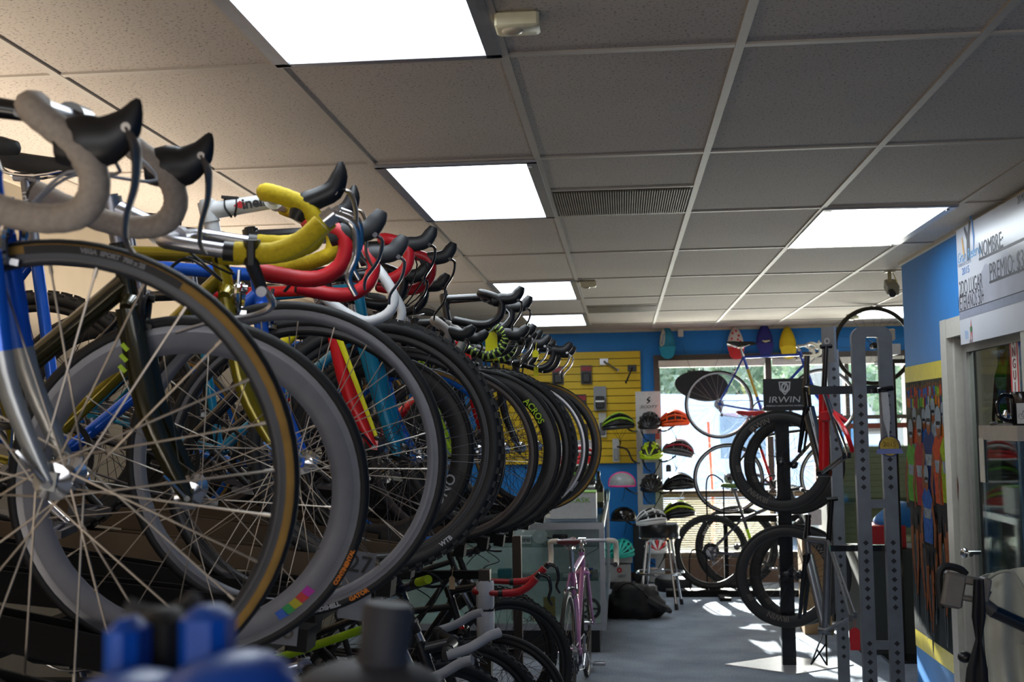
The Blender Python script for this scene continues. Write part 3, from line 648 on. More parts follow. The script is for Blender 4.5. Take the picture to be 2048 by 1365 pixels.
b1 = upb(118, 957, 1.62, 'silver and blue fade fork road bike with grey suede bar tape and tan-wall tyre', each=True, pitch=13, lean=9, steer=9, fl=.352, fc=CBLU, fk=CBLU, fk2=CSIL, fade=.42, side=TAN, rm=DGR, brk=DGR, rd=.02, tw=.0125, st=.0017, ns=28,
         htl=.065, bar='round', reach=.118, bdrop=.135, bw=.20, brot=12, tape=TGRY, tr=.0185, hoodk='horn1', lev=LEVM, stk='quill', stm=CBK, stang=-14, sten=.132, stup=.086, brm=CHR, sad=BLKM, barm=ALU, hm=CHR, cabm=mat('#8d9099', .4), crank=CHR, fkw=.014)
b2 = upb(380, 986, 2.20, 'black olive road bike with lime lettering, grey deep wheel and silver stem', each=True, pitch=11, lean=13, steer=14, fc=COLV, fk=COLV, fade=.6, rm=GRIM, brk=mat('#85868c', .35, .5), rd=.055, tw=.0125, ns=20, dt=.021, htl=.095,
         bar='bull', horn=1.28, bw=.2, tape=TYEL, barm=ALU, lev=CHR, stm=ALU, stk='ahead', sten=.125, stang=-34, stup=.06, brot=-2, dec=('ORMANO', .036, 'dt', .30, LIMT), sad=BLKM, stripes=(), fkw=.015, fell=(1.5, .75), tr=.0175)
b3 = upb(574, 921, 2.47, 'gold road bike with white stem and yellow cork bar tape', each=True, pitch=6, lean=7, steer=10, fc=CGOLD, fk=CGOLD, fcurve=1.4, rm=GRIM, brk=mat('#6f6f75', .4, .5), rd=.024, ns=24, htl=.10, bar='round', bw=.2, brot=-6, reach=.1, tape=TYEL, hoodk='horn', lev=LEVM, stm=CWHT, stk='ahead', sten=.14, stang=-3, stup=.055,
         brm=CHR, sad=BLKM, tr=.0175, barm=ALU, crank=CHR)
b4 = upb(608, 925, 2.74, 'metallic blue road bike with smooth red taped handlebar', each=True, pitch=9, lean=2, fc=CBLU, fk=CBLU, rm=CARB, brk=mat('#6f6f75', .4, .5), ns=24, htl=.10, bar='drop', brot=4, reach=.095, tape=TRED, tr=.018, hood=mat('#2b2d31', .55), lev=DALU, sten=.17, stang=-6, stup=.05, brm=CHR, stm=CBK, steer=4)
b5 = upb(750, 893, 3.33, 'black road bike with red and yellow striped fork, knobbly tyre and bare white drop bar', each=True, pitch=6, lean=2, steer=8, fc=CBK, fk=CRED, fk2=CRED, R=.36, tw=.022, knob=True, rd=.024, rm=CARB, brk=CARB, ns=28, sm=SPKB, hm=CBK, htl=.08, bar='round', hoodk=None, tape=TWHT, tr=.0135, barm=TWHT, brot=30, reach=.10, bdrop=.15, fl=.40, sten=.16, stup=.0, stang=-10, brake='disc', cables=0, stripes=(('tt', .3, .95, 1.05, CRED), ('dt', .45, .8, 1.04, mat('#d8c81c', .3))), fkw=.016)
b6 = upb(757, 900, 4.1, 'black bike with deep black lettered rims and black brake hoods', each=True, pitch=9, lean=2, fc=CBK, fk=CMBK, rm=CARB, brk=CARB, rd=.062, ns=20, sm=SPKB, bar='drop', tape=BLK, hood=CMBK, lev=CBK, brot=8, sten=.185, stup=.11, htl=.13, reach=.095)
b7 = upb(800, 905, 3.75, 'teal road bike with thick straight fork and ribbed red bar tape', each=True, pitch=8, lean=2, fc=CTEAL, fk=CTEAL, fcurve=.1, fkw=.021, rm=CARB, brk=CARB, ns=24, sm=SPKB, htl=.19, bar='drop', tape=TRED, tr=.018, brot=2, reach=.09, hood=mat('#202226', .5), lev=CBK, brake='disc', hm=CBK, sten=.14, stup=.09)
b8 = upb(832, 915, 4.4, 'bright blue road bike with slim curved fork and tan-wall tyre', each=True, pitch=4, lean=2, fc=CBL2, fk=CBL2, rm=CBL2, brk=CBL2, side=TAN, ns=28, bar='drop', tape=BLK, brot=10, htl=.08, stup=0, lev=CBK, stm=CBK)
b9 = upb(905, 908, 4.6, 'black bike with pale grey ribbed bar tape and black hoods', pitch=7, lean=2, fc=CMBK, rm=mat('#4a3f3c', .4), brk=mat('#5a4d49', .4), tape=TGR2, tr=.018, brot=24, stup=.03, htl=.10, sten=.10, lev=CBK, fk=CLIME, fkw=.018, hood=CMBK)
b10 = upb(958, 903, 4.85, 'black road bike with tall black stem and lime lettered deep rim', pitch=9, lean=1, fc=CBK, rm=CARB, brk=CARB, rd=.055, htl=.17, stup=.075, sten=.17, stang=-6, tape=BLK, brot=4, reach=.095, lev=CBK, stm=CBK, fk=CBK, cabm=GRT, sm=SPKB)
b11 = upb(988, 901, 5.05, 'red frame bike with green striped bar tape and knobbly tyre', pitch=8, lean=1, fc=CRED, fk=CRED, dt=.024, rm=CARB, brk=CARB, rd=.03, htl=.12, stup=.02, sten=.14, tape=BLK, tape2=TLIM, tr=.0175, brot=16, lev=CBK, hood=CMBK, knob=True, R=.345, tw=.017, sm=SPKB)
b12 = upb(1008, 898, 5.4, 'black drop-bar bike with small yellow price tag hanging from the lever', pitch=8, lean=1, fc=CMBK, rm=CARB, tape=BLK, htl=.12, stup=.05, brot=14, sten=.14, lev=ALU, hood=CMBK, sm=SPKB, side=RUB)
b13 = upb(1040, 896, 5.8, 'black drop-bar bike with silver rim, beside the tan-wall tyre at the row end', pitch=8, lean=1, fc=CBK, rm=mat('#6d6f74', .4, .5), tape=BLK, htl=.11, stup=.045, brot=14, sten=.14, lev=ALU, hood=CMBK, sm=SPKB)
b14 = upb(1074, 893, 6.2, 'black drop-bar bike with tan-wall tyre ending the upper row', pitch=9, lean=1, fc=CBK, rm=CARB, brk=CARB, rd=.035, side=TAN, tape=BLK, htl=.10, stup=.045, brot=12, sten=.16, lev=ALU, hood=CMBK, sm=SPKB)
# writing on tyres and rims
b = MB(); vs = []
for k in range(25):
    a = math.radians(68+40*k/24)
    for rr in (.3165, .3275): vs.append((rr*math.cos(a), -.0126, rr*math.sin(a)))
b.add(vs, [(2*k, 2*k+1, 2*k+3, 2*k+2) for k in range(24)]); b.obj('tyre_label', BLKM, b1['wheel'])
rim_text(b1['wheel'], [('VEGA  SPORT  700 x 25', .009, .322, 86, -.0131, mat('#77787c', .6), False)])
c_ = MB(); A = lambda x, y, Y: P(x, y, Y)
c_.tube(catmull([A(128, 262, 1.55), A(95, 262, 1.54), A(58, 285, 1.52), A(38, 330, 1.5), A(28, 400, 1.5), A(30, 470, 1.52)], 6), .0036, 8)
c_.tube(catmull([A(128, 262, 1.55), A(133, 285, 1.54), A(110, 308, 1.52), A(60, 322, 1.5), A(-20, 325, 1.5)], 6), .0036, 8)
c_.obj('cable_loop', mat('#8d9099', .4), b1['root'], b1['root'].matrix_local.inverted())
# reversed brake lever strapped to the nearer horn of the silver-stem bike
c_ = MB(); w_ = -.2; sx_ = .155; c_.tube([(sx_, w_, .02), (sx_+.004, w_, -.022)], .021, 10, ell=(.7, 1)); c_.tube([(sx_+.002, w_-.008, -.015), (sx_+.022, w_-.01, -.055), (sx_+.026, w_-.01, -.066)], [.012, .011, .010], 8)
c_.obj('lever_strap', BLK, b2['bar'])
c_ = MB(); c_.tube(catmull([(sx_+.03, w_-.012, -.06), (sx_+.045, w_-.012, -.085), (sx_+.02, w_-.012, -.105), (sx_-.05, w_-.012, -.125), (sx_-.11, w_-.012, -.15)], 5), [.009, .011, .008, .006, .0045], 8, ell=(.6, 1.2)); c_.cyl((sx_+.026, w_-.03, -.064), (sx_+.026, w_+.006, -.064), .009, 12); c_.obj('brake_lever', ALU, b2['bar'])
RB = [mat('#b32aa0', .5), mat('#c33030', .5), mat('#b9b020', .5), mat('#2f9a50', .5), mat('#2f60c0', .5)]
for k, m in enumerate(RB):
    b = MB(); a0 = math.radians(-33-3.3*k); pts = []
    for rr in (.285, .302):
        pts += [(rr*math.cos(a0+(0 if rr < .29 else .02)), -.0109, rr*math.sin(a0)), (rr*math.cos(a0-.058), -.0109, rr*math.sin(a0-.058))]
    b.add([pts[0], pts[1], pts[3], pts[2]], [(0, 1, 2, 3)]); b.obj('rim_decal', m, b2['wheel'])
rim_text(b2['wheel'], [('CONTINENTAL', .011, .326, -20, -.0128, ORT, True)])
rim_text(b3['wheel'], [('GATOR', .013, .3235, -58, -.0128, ORT, True), ('HARDSHELL', .013, .3235, -72, -.0128, GRT, True)])
rim_text(b6['wheel'], [('4ONO', .05, .274, -25, -.0106, GRT, True)])
rim_text(b5['wheel'], [('WTB', .018, .333, -48, -.0226, GRT, True)])
rim_text(b7['wheel'], [('ZAFFIRO PRO  VITTORIA', .012, .325, -15, -.0128, GRT, True)])
rim_text(b10['wheel'], [('ACROS', .036, .281, 44, -.0108, LIMT, False)])
rim_text(b13['wheel'], [('VITTORIA', .013, .324, -28, -.0128, GRT, True)])
# lime blades on fork b2, red/yellow stripes on fork b5
b = MB()
for k in range(3): b.box((.0, -.0, .0-k*.02), (.016, .002, .008), R=M.Rotation(.7, 3, 'Y'))
f_ = b2; p = f_['crown']+V((.006, -.044, -.075)); b2d = link('fork_mark', b.mesh('fork_mark', LIMT), f_['fork'], M.Translation(p))
b = MB(); c = b5['crown']; e = b5['fh']; A = c+V((.012, -.046, -.03)); B_ = e+V((.004, -.064, .03))
b.tube([A, B_], [.009, .005], 6, ell=(1, .35), upv=(1, 0, 0)); b.obj('fork_stripe', mat('#d8d01c', .35), b5['fork'])
# elastic cord and logo on the white stem
cl, h1 = b3['cl'], b3['h1']; dst = (cl-(b3['h1']+(cl-h1)*.0)); 
def stem_text(bk, body, size, m, t=.62, up_=0., bold=.001):
    q = bk['q']; ha = math.radians(q['ha']); ax = V((-math.cos(ha), 0, math.sin(ha))); base = bk['h1']+ax*(q['stup']+.012); d = (bk['cl']-base).normalized()
    X = MX(d, V((0, -1, 0)).cross(d)*1, V((0, -1, 0))); u = V((0, -1, 0)).cross(d)
    if u.z < 0: u = -u
    X = MX(d, u, V((0, -1, 0))); p = base+(bk['cl']-base)*t+V((0, -.0188, 0))+u*up_
    return text('lettering', body, size, place(p, X), m, bk['stem'], bold=bold), base, d, u
_, base, d, u = stem_text(b3, 'inelli', .03, BLK, .72)
b = MB(); 
for s in (-.012, .012): b.tube(catmull([base+d*(.05+s)+V((0, -.002, 0))+u*.02, base+d*(.05+s)+V((0, -.0205, 0)), base+d*(.05+s*.3)+V((0, -.012, 0))-u*.021, base+d*(.05+s)+V((0, .0205, 0)), base+d*(.05+s)+u*.02], 4), .0022, 6)
b.box(base+d*.05+u*.02, (.036, .02, .006)); b.obj('elastic_cord', BLK, b3['stem'])
b = MB(); b.add([base+d*.055+V((0, -.0195, 0)), base+d*.07+V((0, -.0195, 0))+u*.009, base+d*.082+V((0, -.0195, 0)), base+d*.07+V((0, -.0195, 0))-u*.008], [(0, 1, 2, 3)]); b.obj('stem_mark', REDT, b3['stem'])
stem_text(b1, 'Salsa', .028, GRT, .62)
q_ = b4['q']; sd_ = V((-math.cos(math.radians(73.5)), 0, math.sin(math.radians(73.5)))); u_ = V((0, -1, 0)).cross(-sd_); po_ = [c for c in b4['root'].children if c.name.startswith('seat_post')][0]
text('lettering', 'THOMSON', .021, place(b4['bb']+sd_*(q_['stl']+.09)+V((0, -.0142, 0)), MX(-sd_, u_, V((0, -1, 0)))), GRT, po_, bold=.0004)
# price tags that hang from bars
def tagcard(name, label, px, py, Y, w, h, m, body=None, tm=BLK):
    p = P(px, py, Y); b = MB(); b.prism([(-w/2, -h/2), (w/2, -h/2), (w/2, h/2-.012), (w/2-.012, h/2), (-w/2+.012, h/2), (-w/2, h/2-.012)], .0012, place(p, FACE_CAM))
    b.tube([p+V((0, 0, h/2-.006)), p+V((.004, .01, h/2+.03))], .0012, 5); o = b.obj(name, m); tag(o, label, 'price tag', 'price tags on the bikes'); return o
YT = mat('#e0d800', .5)
o = tagcard('price_tag', 'big yellow price tag hanging under the green striped handlebar', 983, 693, 4.85, .05, .118, YT)
o = tagcard('price_tag', 'small yellow price tag hanging between black brake levers', 1071, 707, 5.1, .026, .034, YT)
o = tagcard('price_tag', 'tiny yellow price tag low behind the row of black handlebars', 1072, 742, 5.3, .02, .05, YT)
# ---------------------------------------------------------------- the two-tier rack
rk = thing('bike_rack', 'black steel two-tier bike rack carrying the long row of bikes', 'bike rack', (-1.0, 3, 0))
rk.matrix_world = M.Identity(4)
TRB = mat('#08080a', .7, spec=.25); TRW = mat('#4a3a28', .6, noise=.2, scale=6); ZN = mat('#8f929a', .35, .7)
b = MB()
for x in (-1.12, -1.95): b.box2((x-.025, .7, .92), (x+.025, 6.9, .98))
b.obj('beam', TRB, rk)
for y in (.75, 3.02, 5.28, 6.88):
    for x in (-.62, -1.95):
        b = MB(); b.box2((x-.025, y-.03, 0), (x+.025, y+.03, 1.17 if y == 3.02 and x > -1 else .98)); b.box2((x-.12, y-.04, 0), (x+.12, y+.04, .02)); b.obj('post', mat('#3b3026', .5) if y > 5 else TRB, rk)
    b = MB(); b.box2((-1.95, y-.02, .3), (-.62, y+.02, .34)); b.box2((-1.95, y-.02, .94), (-.62, y+.02, .975)); b.obj('cross_bar', TRB, rk)
nums = {0: '30', 1: '29', 2: '28', 3: '27', 4: '25', 5: '24', 6: '23', 7: '22', 8: '21', 9: '20', 10: '19', 11: '18', 12: '17', 13: '16'}
WPL = mat('#6b6e76', .6)
for i, bk in enumerate(UP):
    q = bk['q']; hub = bk['mw'] @ bk['fh']; pit = 0
    mw = M.Translation(bk['mw'] @ V((bk['fh'].x, 0, q['R']))) @ bk['mw'].to_3x3().to_4x4().copy()
    eul = bk['mw'].to_euler('XYZ'); f = (bk['mw'].to_3x3() @ V((1, 0, 0))).normalized(); yv = V((0, 1, 0)); yv = (yv-f*yv.dot(f)).normalized(); zv = f.cross(yv)
    X = place(hub, MX(f, yv, zv)); R = q['R']; kl = max(.032, q['tw']+.014)
    b = MB(); x0 = -q['fw']-q['cs']-.1; x1 = .05
    b.box2((x0, -kl, -R-.016), (x1, kl, -R-.009))
    for s in (-1, 1): b.box2((x0, kl*s-.003, -R-.014), (x1, kl*s+.003, -R+.05))
    tr = b.obj('tray', TRW if 4 <= i <= 8 else TRB, rk, X)
    b = MB(); b.box2((x1, -kl-.006, -R-.05), (x1+.04, kl+.006, -R-.003)); b.obj('wheel_stop', TRB, tr)
    if i in (2, 3, 11):
        dz_ = .135 if i == 3 else 0; dx_ = .140 if i == 3 else 0
        b = MB(); b.box2((x1-.05+dx_, -kl-.0065, -R-.038+dz_*.3), (x1+.02+dx_, -kl-.0085, -R+.022+dz_)); b.obj('number_plate', WPL, tr)
        text('number', nums[i], .055, place((x1-.015+dx_, -kl-.0092, -R-.008+dz_), FACE_CAM), BLK, tr, bold=.0003)
PAP = mat('#d5d3d6', .6)
for y, z0, r0 in ((3.02, .90, .045), (5.28, .68, .036)):
    b = MB()
    for k in range(2): b.lathe([(r0, 0), (r0+.004, .012), (r0+.004, .115), (r0, .125)], 18, place((-.62, y, z0+k*.128), M.Identity(4)))
    b.lathe([(r0+.005, .121), (r0+.005, .13)], 18, place((-.62, y, z0), M.Identity(4)), mis=[1]); b.obj('paper_sleeve', [PAP, BLK], rk)
# ---------------------------------------------------------------- lower tier
G_LO = 'bikes on the lower tier of the rack'
def lob(X, Y, label, **kw):
    nm = kw.pop('name', 'mountain_bicycle'); R = kw.get('R', .35); z = kw.pop('z', R+.0)
    return bike(nm, label, 'bicycle', G_LO, V((X, Y, z)), **kw)
MT = dict(R=.355, tw=.026, knob=True, rm=CMBK, brk=CMBK, sm=SPKB, hm=CBK, rd=.022, rw=.014, brake='disc', bar='flat', fl=.46, susp=True, fk=CMBK, fk2=ALU, ha=70, htl=.1, slope=.06, bbz=.30, rear=dict(disc=1))
l1 = lob(-.76, 3.38, 'dark blue mountain bike with chrome bar clamp under the big wheels', **dict(MT, barm=mat('#26306a', .25, .6), fc=mat('#222a52', .3, .3), stm=ALU, yaw=8, steer=20))
l2 = lob(-.70, 4.62, 'black mountain bike with lime stripe along its top tube and one red, one lime grip', **dict(MT, grip=mat('#b5d020', .5), grip2=mat('#d02030', .5), fc=CBK, barm=mat('#2a3866', .3, .6), stripes=(('tt', .05, .95, 1.06, CLIME),), steer=38, stup=.07, htl=.11))
l3 = lob(-.40, 3.80, 'black mountain bike with grey bent bar ends, next to the white post sleeve', **dict(MT, barends=mat('#8d8e94', .6), fc=CMBK, yaw=2, stup=.02, steer=10))
l4 = lob(-.70, 5.06, 'black hybrid bike with raised blue-black handlebar and fat knobbly tyre', **dict(MT, barm=mat('#2a3550', .3, .5), fc=CBK, stup=.08, rise=.05, fbw=.3, steer=12, htl=.13))
l5 = lob(-.36, 3.05, 'matt black mountain bike with short grey bar ends, nearest of the lower tier', **dict(MT, fc=CMBK, fk2=CMBK, stup=.0, barends=mat('#7d7e84', .6), fbw=.3, R=.36, tw=.03, steer=10))
l6 = lob(-.60, 5.45, 'black race bike with red aero handlebars and red trimmed saddle', name='race_bicycle', each=True, R=.336, fc=CMBK, fk=CMBK, dt=.024, bar='bull', horn=1.35, bw=.19, tape=TRED, tr=.0165, barm=mat('#a4161f', .4), lev=CBK, stm=CBK, htl=.14, stup=.03, sten=.14, rm=CARB, brk=CARB, rd=.03, sad=SEATRED, z=.336, yaw=-2, stripes=(('ht', .0, .2, 1.1, CRED),), fkw=.018, fell=(1.4, .7))
l7 = lob(-.62, 6.3, 'black suspension-fork mountain bike standing by the glass counter', **dict(MT, fc=CBK, stup=.05, fk2=mat('#3a3a40', .2, .6), steer=25))
l8 = lob(-.75, 6.75, 'silver-fork black mountain bike behind the red handlebar bike', **dict(MT, fc=CMBK, stup=.07, fk2=CHR, barm=ALU))
tg = tagcard('price_tag', 'brown cardboard price tag hanging below the raised handlebar', 904, 1165, 4.35, .022, .052, mat('#a3896a', .7))
# pink bike standing by the counter
pk = bike('road_bicycle', 'pink road bike with white taped drop bar parked by the glass counter', 'bicycle', None, V((-.262, 7.78, .336)), yaw=86, lean=0, steer=2, each=True, fc=mat('#b87fae', .25, .4, coat=.4), fk=mat('#b87fae', .25, .4, coat=.4), bar='round', tape=mat('#ded6c8', .6), barm=ALU, hoodk=None, stm=CHR, stk='quill', stup=.035, sten=.1, htl=.13, sad=mat('#5a1018', .4), sadm=CHR, sph=.125, rm=mat('#2b2b2f', .4), brk=ALU, brm=CHR, crank=CHR, pedm=ALU, stl=.52, bw=.21, brot=4, bdrop=.15)
# blue bike hung in the window
hb = bike('hanging_bicycle', 'blue steel road bike hanging on wires in front of the window', 'bicycle', None, P(1645, 806, 11.9), each=True, each_rear=True, rd=.018, rm=ALU, brk=ALU, fc=mat('#1c3f9c', .25, .3, coat=.4), fk=mat('#1c3f9c', .25, .3), bar='round', tape=mat('#dcd6c4', .6), barm=ALU, hoodk='horn', hood=mat('#d5d0c0', .5), lev=CHR, stk='quill', stm=CHR, stup=.045, htl=.16, stl=.572, sph=.078, sad=BLKM, sadm=CHR, brm=CHR, crank=CHR, dt=.0145, tt=.0135, dec=None, cang=40, rm2=0, bw=.2, stripes=(('st', .25, .75, 1.04, mat('#b9a243', .4)),), wb=0, fw=.59)
for k, (x, y0, y1, Y) in enumerate(((1443, 655, 738, 11.9), (1620, 640, 676, 11.9))):
    pass
b = MB()
for x, y1 in ((1443, 740), (1620, 672)):
    a = P(x, y1, 11.9); b.tube([a, V((a.x, a.y, CEIL))], .0022, 5)
b.obj('hanging_wire', BLKM, hb['root'], hb['root'].matrix_local.inverted())
# small two-tier rack in front of the window with two bikes
r2 = thing('small_bike_rack', 'small black two-tier rack under the window holding two bikes', 'bike rack', (0, 0, 0))
fpu = P(1466+205, 955, 11.55); fpl = P(1430+210, 1103, 11.35)
b = MB(); zl = 0; 
A = P(1358, 1178, 11.35); b.box2((A.x-.12, 11.27, 0), (A.x+1.75, 11.43, fpl.z-.346)); b.box2((A.x+.35, 11.0, 0), (A.x+.45, 11.75, .03)); b.obj('floor_tray', TRB, r2)
zu = fpu.z-.336
b = MB(); b.box2((P(1412, 1015, 11.55).x, 11.49, zu-.07), (P(1520, 1015, 11.55).x+.9, 11.61, zu-.008)); b.obj('upper_tray', TRB, r2)
for x in (1452, 1700):
    b = MB(); p = P(x, 1100, 11.7); b.box2((p.x-.02, 11.68, 0), (p.x+.02, 11.72, zu-.04)); b.obj('post', TRB, r2)
for z0, xx in ((zu-.02, 1412), (.03, 1375)):
    b = MB(); p = P(xx, 1000, 11.47); b.tube(catmull([V((p.x, 11.36, z0)), V((p.x, 11.36, z0+.32)), V((p.x+.05, 11.36, z0+.40)), V((p.x+.13, 11.36, z0+.36)), V((p.x+.155, 11.36, z0+.3)), V((p.x+.155, 11.36, z0))], 4), .007, 8); b.obj('wheel_hoop', TRB, r2)
wu = bike('road_bicycle', 'black and red road bike on the upper tray by the window', 'bicycle', 'bikes on the small rack by the window', fpu, each_rear=True, fc=CBK, fk=CRED, rm=CARB, brk=ALU, sad=SEATRED, tape=BLK, htl=.14, dt=.02, stl=.5, sph=.17, stripes=(('st', .1, .7, 1.06, CRED),), hm=CBK, sm=SPK)
wl = bike('mountain_bicycle', 'dark grey mountain bike with green saddle on the floor tray by the window', 'bicycle', 'bikes on the small rack by the window', fpl, each_rear=True, **dict(MT, R=.345, tw=.024, fc=mat('#3d3b46', .3, .3), sad=mat('#4d6a1c', .5), dt=.022, stripes=(('st', .3, .6, 1.1, CLIME),), sph=.2, stl=.44))
# a fat tyre wheel standing behind the floor bike
def loose_wheel(name, label, loc, yaw, q, group=None, roll=0., txt=(), each=True):
    q_ = dict(DEF); q_.update(q); mw = M.Translation(V(loc)) @ M.Rotation(math.radians(yaw), 4, 'Z') @ M.Rotation(roll, 4, 'Y')
    rr = q_['R']-q_['tw']*1.86+.006; o = link(name, rim_mesh(rr, q_['rw'], q_['rd'], q_['rm'], q_['brk'], 0), None, mw); tag(o, label, 'wheel', group)
    link('tire', tire_mesh(q_['R'], q_['tw'], q_['side'], q_['knob'], q_['tread'], 0), o); link('hub', hub_mesh(q_['hm'], 0), o)
    n = q_['ns']; ri = rr-q_['rd']+.002; ms = []
    for i in range(4):
        b = MB(); b.tube(spoke_seg(i, n, ri), q_['st'], 5); ms.append(b.mesh('spoke', q_['sm']))
    for i in range(0, n, 4):
        for j in range(4): link('spoke', ms[j], o, M.Rotation(-2*PI*i/n, 4, 'Y'))
    if txt: rim_text(o, txt)
    return o
lw = loose_wheel('spare_wheel', 'wide black wheel with white lettering leaning behind the window bikes', P(1472, 1058, 11.85), 0, dict(R=.4, tw=.03, rd=.03, rm=CARB, brk=CARB, sm=SPKB, hm=CBK), txt=[('ELITE', .05, .345, 150, -.0155, WHT, False)])
lw.location.z = .40
# display stand of carbon wheels
wst = thing('wheel_display_stand', 'black wheel display stand with the square crest sign on top', 'display stand', (0, 0, 0))
SY = 8.15; p = P(1577, 1290, SY); sx = p.x; rx = p.x-.005
top = P(1570, 835, SY).z
b = MB(); b.box2((sx-.045, SY-.03, .006), (sx+.045, SY+.03, top+.02)); b.obj('post', CBK, wst)
b = MB(); b.prism([(-.42, 0), (0, -.3), (.42, 0), (0, .3)], .006, place((sx, SY, 0), M.Identity(4))); b.obj('base_plate', mat('#b7b7bc', .3, .4), wst)
c = P(1567, 790, SY); sg = MB(); sg.box((c.x, SY-.02, c.z), (.272, .02, .215)); sgo = sg.obj('sign', mat('#1b1b1e', .5), wst); sgo['label'] = 'black sign with white crest and lettering'
LG = mat('#c9cace', .5)
def ring_geo(b, c, ro, ri, X, n=24):
    vs = [X @ (V(c)+V((math.cos(2*PI*i/n)*r*(1), math.sin(2*PI*i/n)*r, 0))) for i in range(n) for r in (ro, ri)]
    b.add(vs, [(2*i, 2*((i+1) % n), 2*((i+1) % n)+1, 2*i+1) for i in range(n)])
b = MB(); X = place((c.x+.005, SY-.0315, c.z+.045), FACE_CAM)
for a0, a1, k in ((.0, 1, 1),): b.add([X @ V(p) for p in ((-.04, .042, 0), (.04, .042, 0), (.034, -.012, 0), (0, -.05, 0), (-.034, -.012, 0), (-.03, .034, 0), (.03, .034, 0), (.026, -.01, 0), (0, -.038, 0), (-.026, -.01, 0))], [(0, 1, 6, 5), (1, 2, 7, 6), (2, 3, 8, 7), (3, 4, 9, 8), (4, 0, 5, 9)])
X2 = X @ M.Translation((0, .003, .0006)) @ M.Scale(.72, 4, V((1, 0, 0))); ring_geo(b, (0, 0, 0), .034, .02, X2); X3 = X @ M.Translation((0, .003, .0008))
b.add([X3 @ V(p) for p in ((-.016, -.03, 0), (-.008, -.032, 0), (.016, .032, 0), (.007, .034, 0))], [(0, 1, 2, 3)]); b.obj('crest', LG, sgo)
text('lettering', 'IRWIN', .058, place((c.x+.0, SY-.0315, c.z-.035), FACE_CAM), LG, sgo, sx=1.25, shear=.12)
text('lettering', 'PREMIUM HANDCRAFTED WHEELS', .0155, place((c.x, SY-.0315, c.z-.075), FACE_CAM), LG, sgo, sx=1.0)
CW = dict(R=.336, tw=.0128, rw=.0125, rd=.06, rm=mat('#1d1c1e', .5), brk=CARB, sm=SPKB, hm=CBK, ns=20)
DW = mat('#6b615a', .4)
for k, (px, py, Y, yw, lab, al) in enumerate(((1561, 923, SY-.10, -6, 'upper front carbon rim wheel hung on the black display stand', 30), (1588, 930, SY+.12, -10, 'upper rear carbon rim wheel on the black display stand, behind its twin', 80), (1574, 1153, SY-.10, -6, 'lower front carbon rim wheel hung on the black display stand', 200), (1600, 1150, SY+.12, -10, 'lower rear carbon rim wheel on the black display stand, behind its twin', 120))):
    w_ = loose_wheel('carbon_wheel', lab, P(px, py, Y), yw, CW, 'carbon wheels on the display stand', 0, [('IRWIN', .05, .276, 118-40*k, -.0135, DW, False), ('IRWIN', .05, .276, 236+10*k, -.0135, DW, False), ('////', .04, .276, 190+10*k, -.0135, DW, False)])
for z in (P(1577, 925, SY).z, P(1577, 1152, SY).z):
    b = MB(); b.cyl((sx-.0, SY-.2, z), (sx, SY+.22, z), .009, 8); b.obj('peg', CBK, wst)
# single wheel hung at the ceiling by the mural wall
hw = loose_wheel('spoked_wheel', 'slim black road wheel hung high beside the mural wall', P(1747, 692, 10.3), 0, dict(R=.336, tw=.012, rd=.02, rm=CARB, brk=CARB, sm=SPKB, ns=20, hm=CBK, side=mat('#3a3520', .6)))
# ---------------------------------------------------------------- far wall: slatwall, hooks, packages
YS = YF-.03
sl = thing('slatwall_panel', 'yellow slatwall panel on the blue far wall with hooks and packages', 'slatwall', (0, 0, 0))
A = P(985, 931, YS); B_ = P(1279, 702, YS)
b = MB(); n = 15; h = (B_.z-A.z)/n
for i in range(n): b.box2((A.x, YS-.012, A.z+h*i+.005), (B_.x, YS+.02, A.z+h*(i+1)-.003))
b.obj('slats', YEL, sl); b = MB(); b.box2((A.x, YS, A.z), (B_.x, YF-.001, B_.z)); b.obj('backing', mat('#6a5406', .7), sl)
b = MB(); b.box2((B_.x, YS-.014, A.z), (B_.x+.008, YF-.001, B_.z)); b.obj('edge_strip', mat('#9c8210', .5), sl)
def hookarm(px, py, qx, qy, lab, m=ALU, plate=True):
    a = P(px, py, YS-.02); e = P(qx, qy, YS-.26); t = thing('wall_hook', lab, 'hook', (0, 0, 0), 0, 'hooks on the slatwall')
    b = MB(); b.box(a, (.09, .012, .07), bev=.003); b.obj('plate', m, t); b = MB(); b.tube([a, e], .013, 8, ell=(1, .6)); b.tube([e, e+V((0, 0, .02))], .01, 8); b.obj('arm', m, t)
hookarm(1208, 724, 1236, 742, 'grey metal arm hook near the top of the slatwall'); hookarm(1264, 737, 1252, 766, 'black drooping arm hook at the slatwall corner', CBK)
def pack(px0, py0, px1, py1, name, label, mats_, Y=None, d=.03, cat='package', grp='packages on the slatwall'):
    Y = Y or YS-.05; a = P(px0, py1, Y); c = P(px1, py0, Y); t = thing(name, label, cat, (0, 0, 0), 0, grp)
    w = c.x-a.x; h = c.z-a.z
    b = MB(); b.box2((a.x, Y, a.z), (c.x, Y+.004, c.z)); b.obj('backing_card', mats_[0], t)
    b = MB(); b.box(((a.x+c.x)/2, Y-d/2, a.z+h*.34), (w*.7, d, h*.5), bev=.008); b.obj('packed_part', mats_[1], t)
    if len(mats_) > 2: b = MB(); b.box2((a.x+.004, Y-.002, c.z-h*.3), (c.x-.004, Y-.0005, c.z-h*.06)); b.obj('header_strip', mats_[2], t)
    b = MB(); b.tube([((a.x+c.x)/2, Y-.04, c.z-.01), ((a.x+c.x)/2, YS, c.z-.005)], .003, 6); b.obj('peg', CHR, t)
DK = mat('#1c1a1e', .4); DRED = mat('#8d1a26', .5)
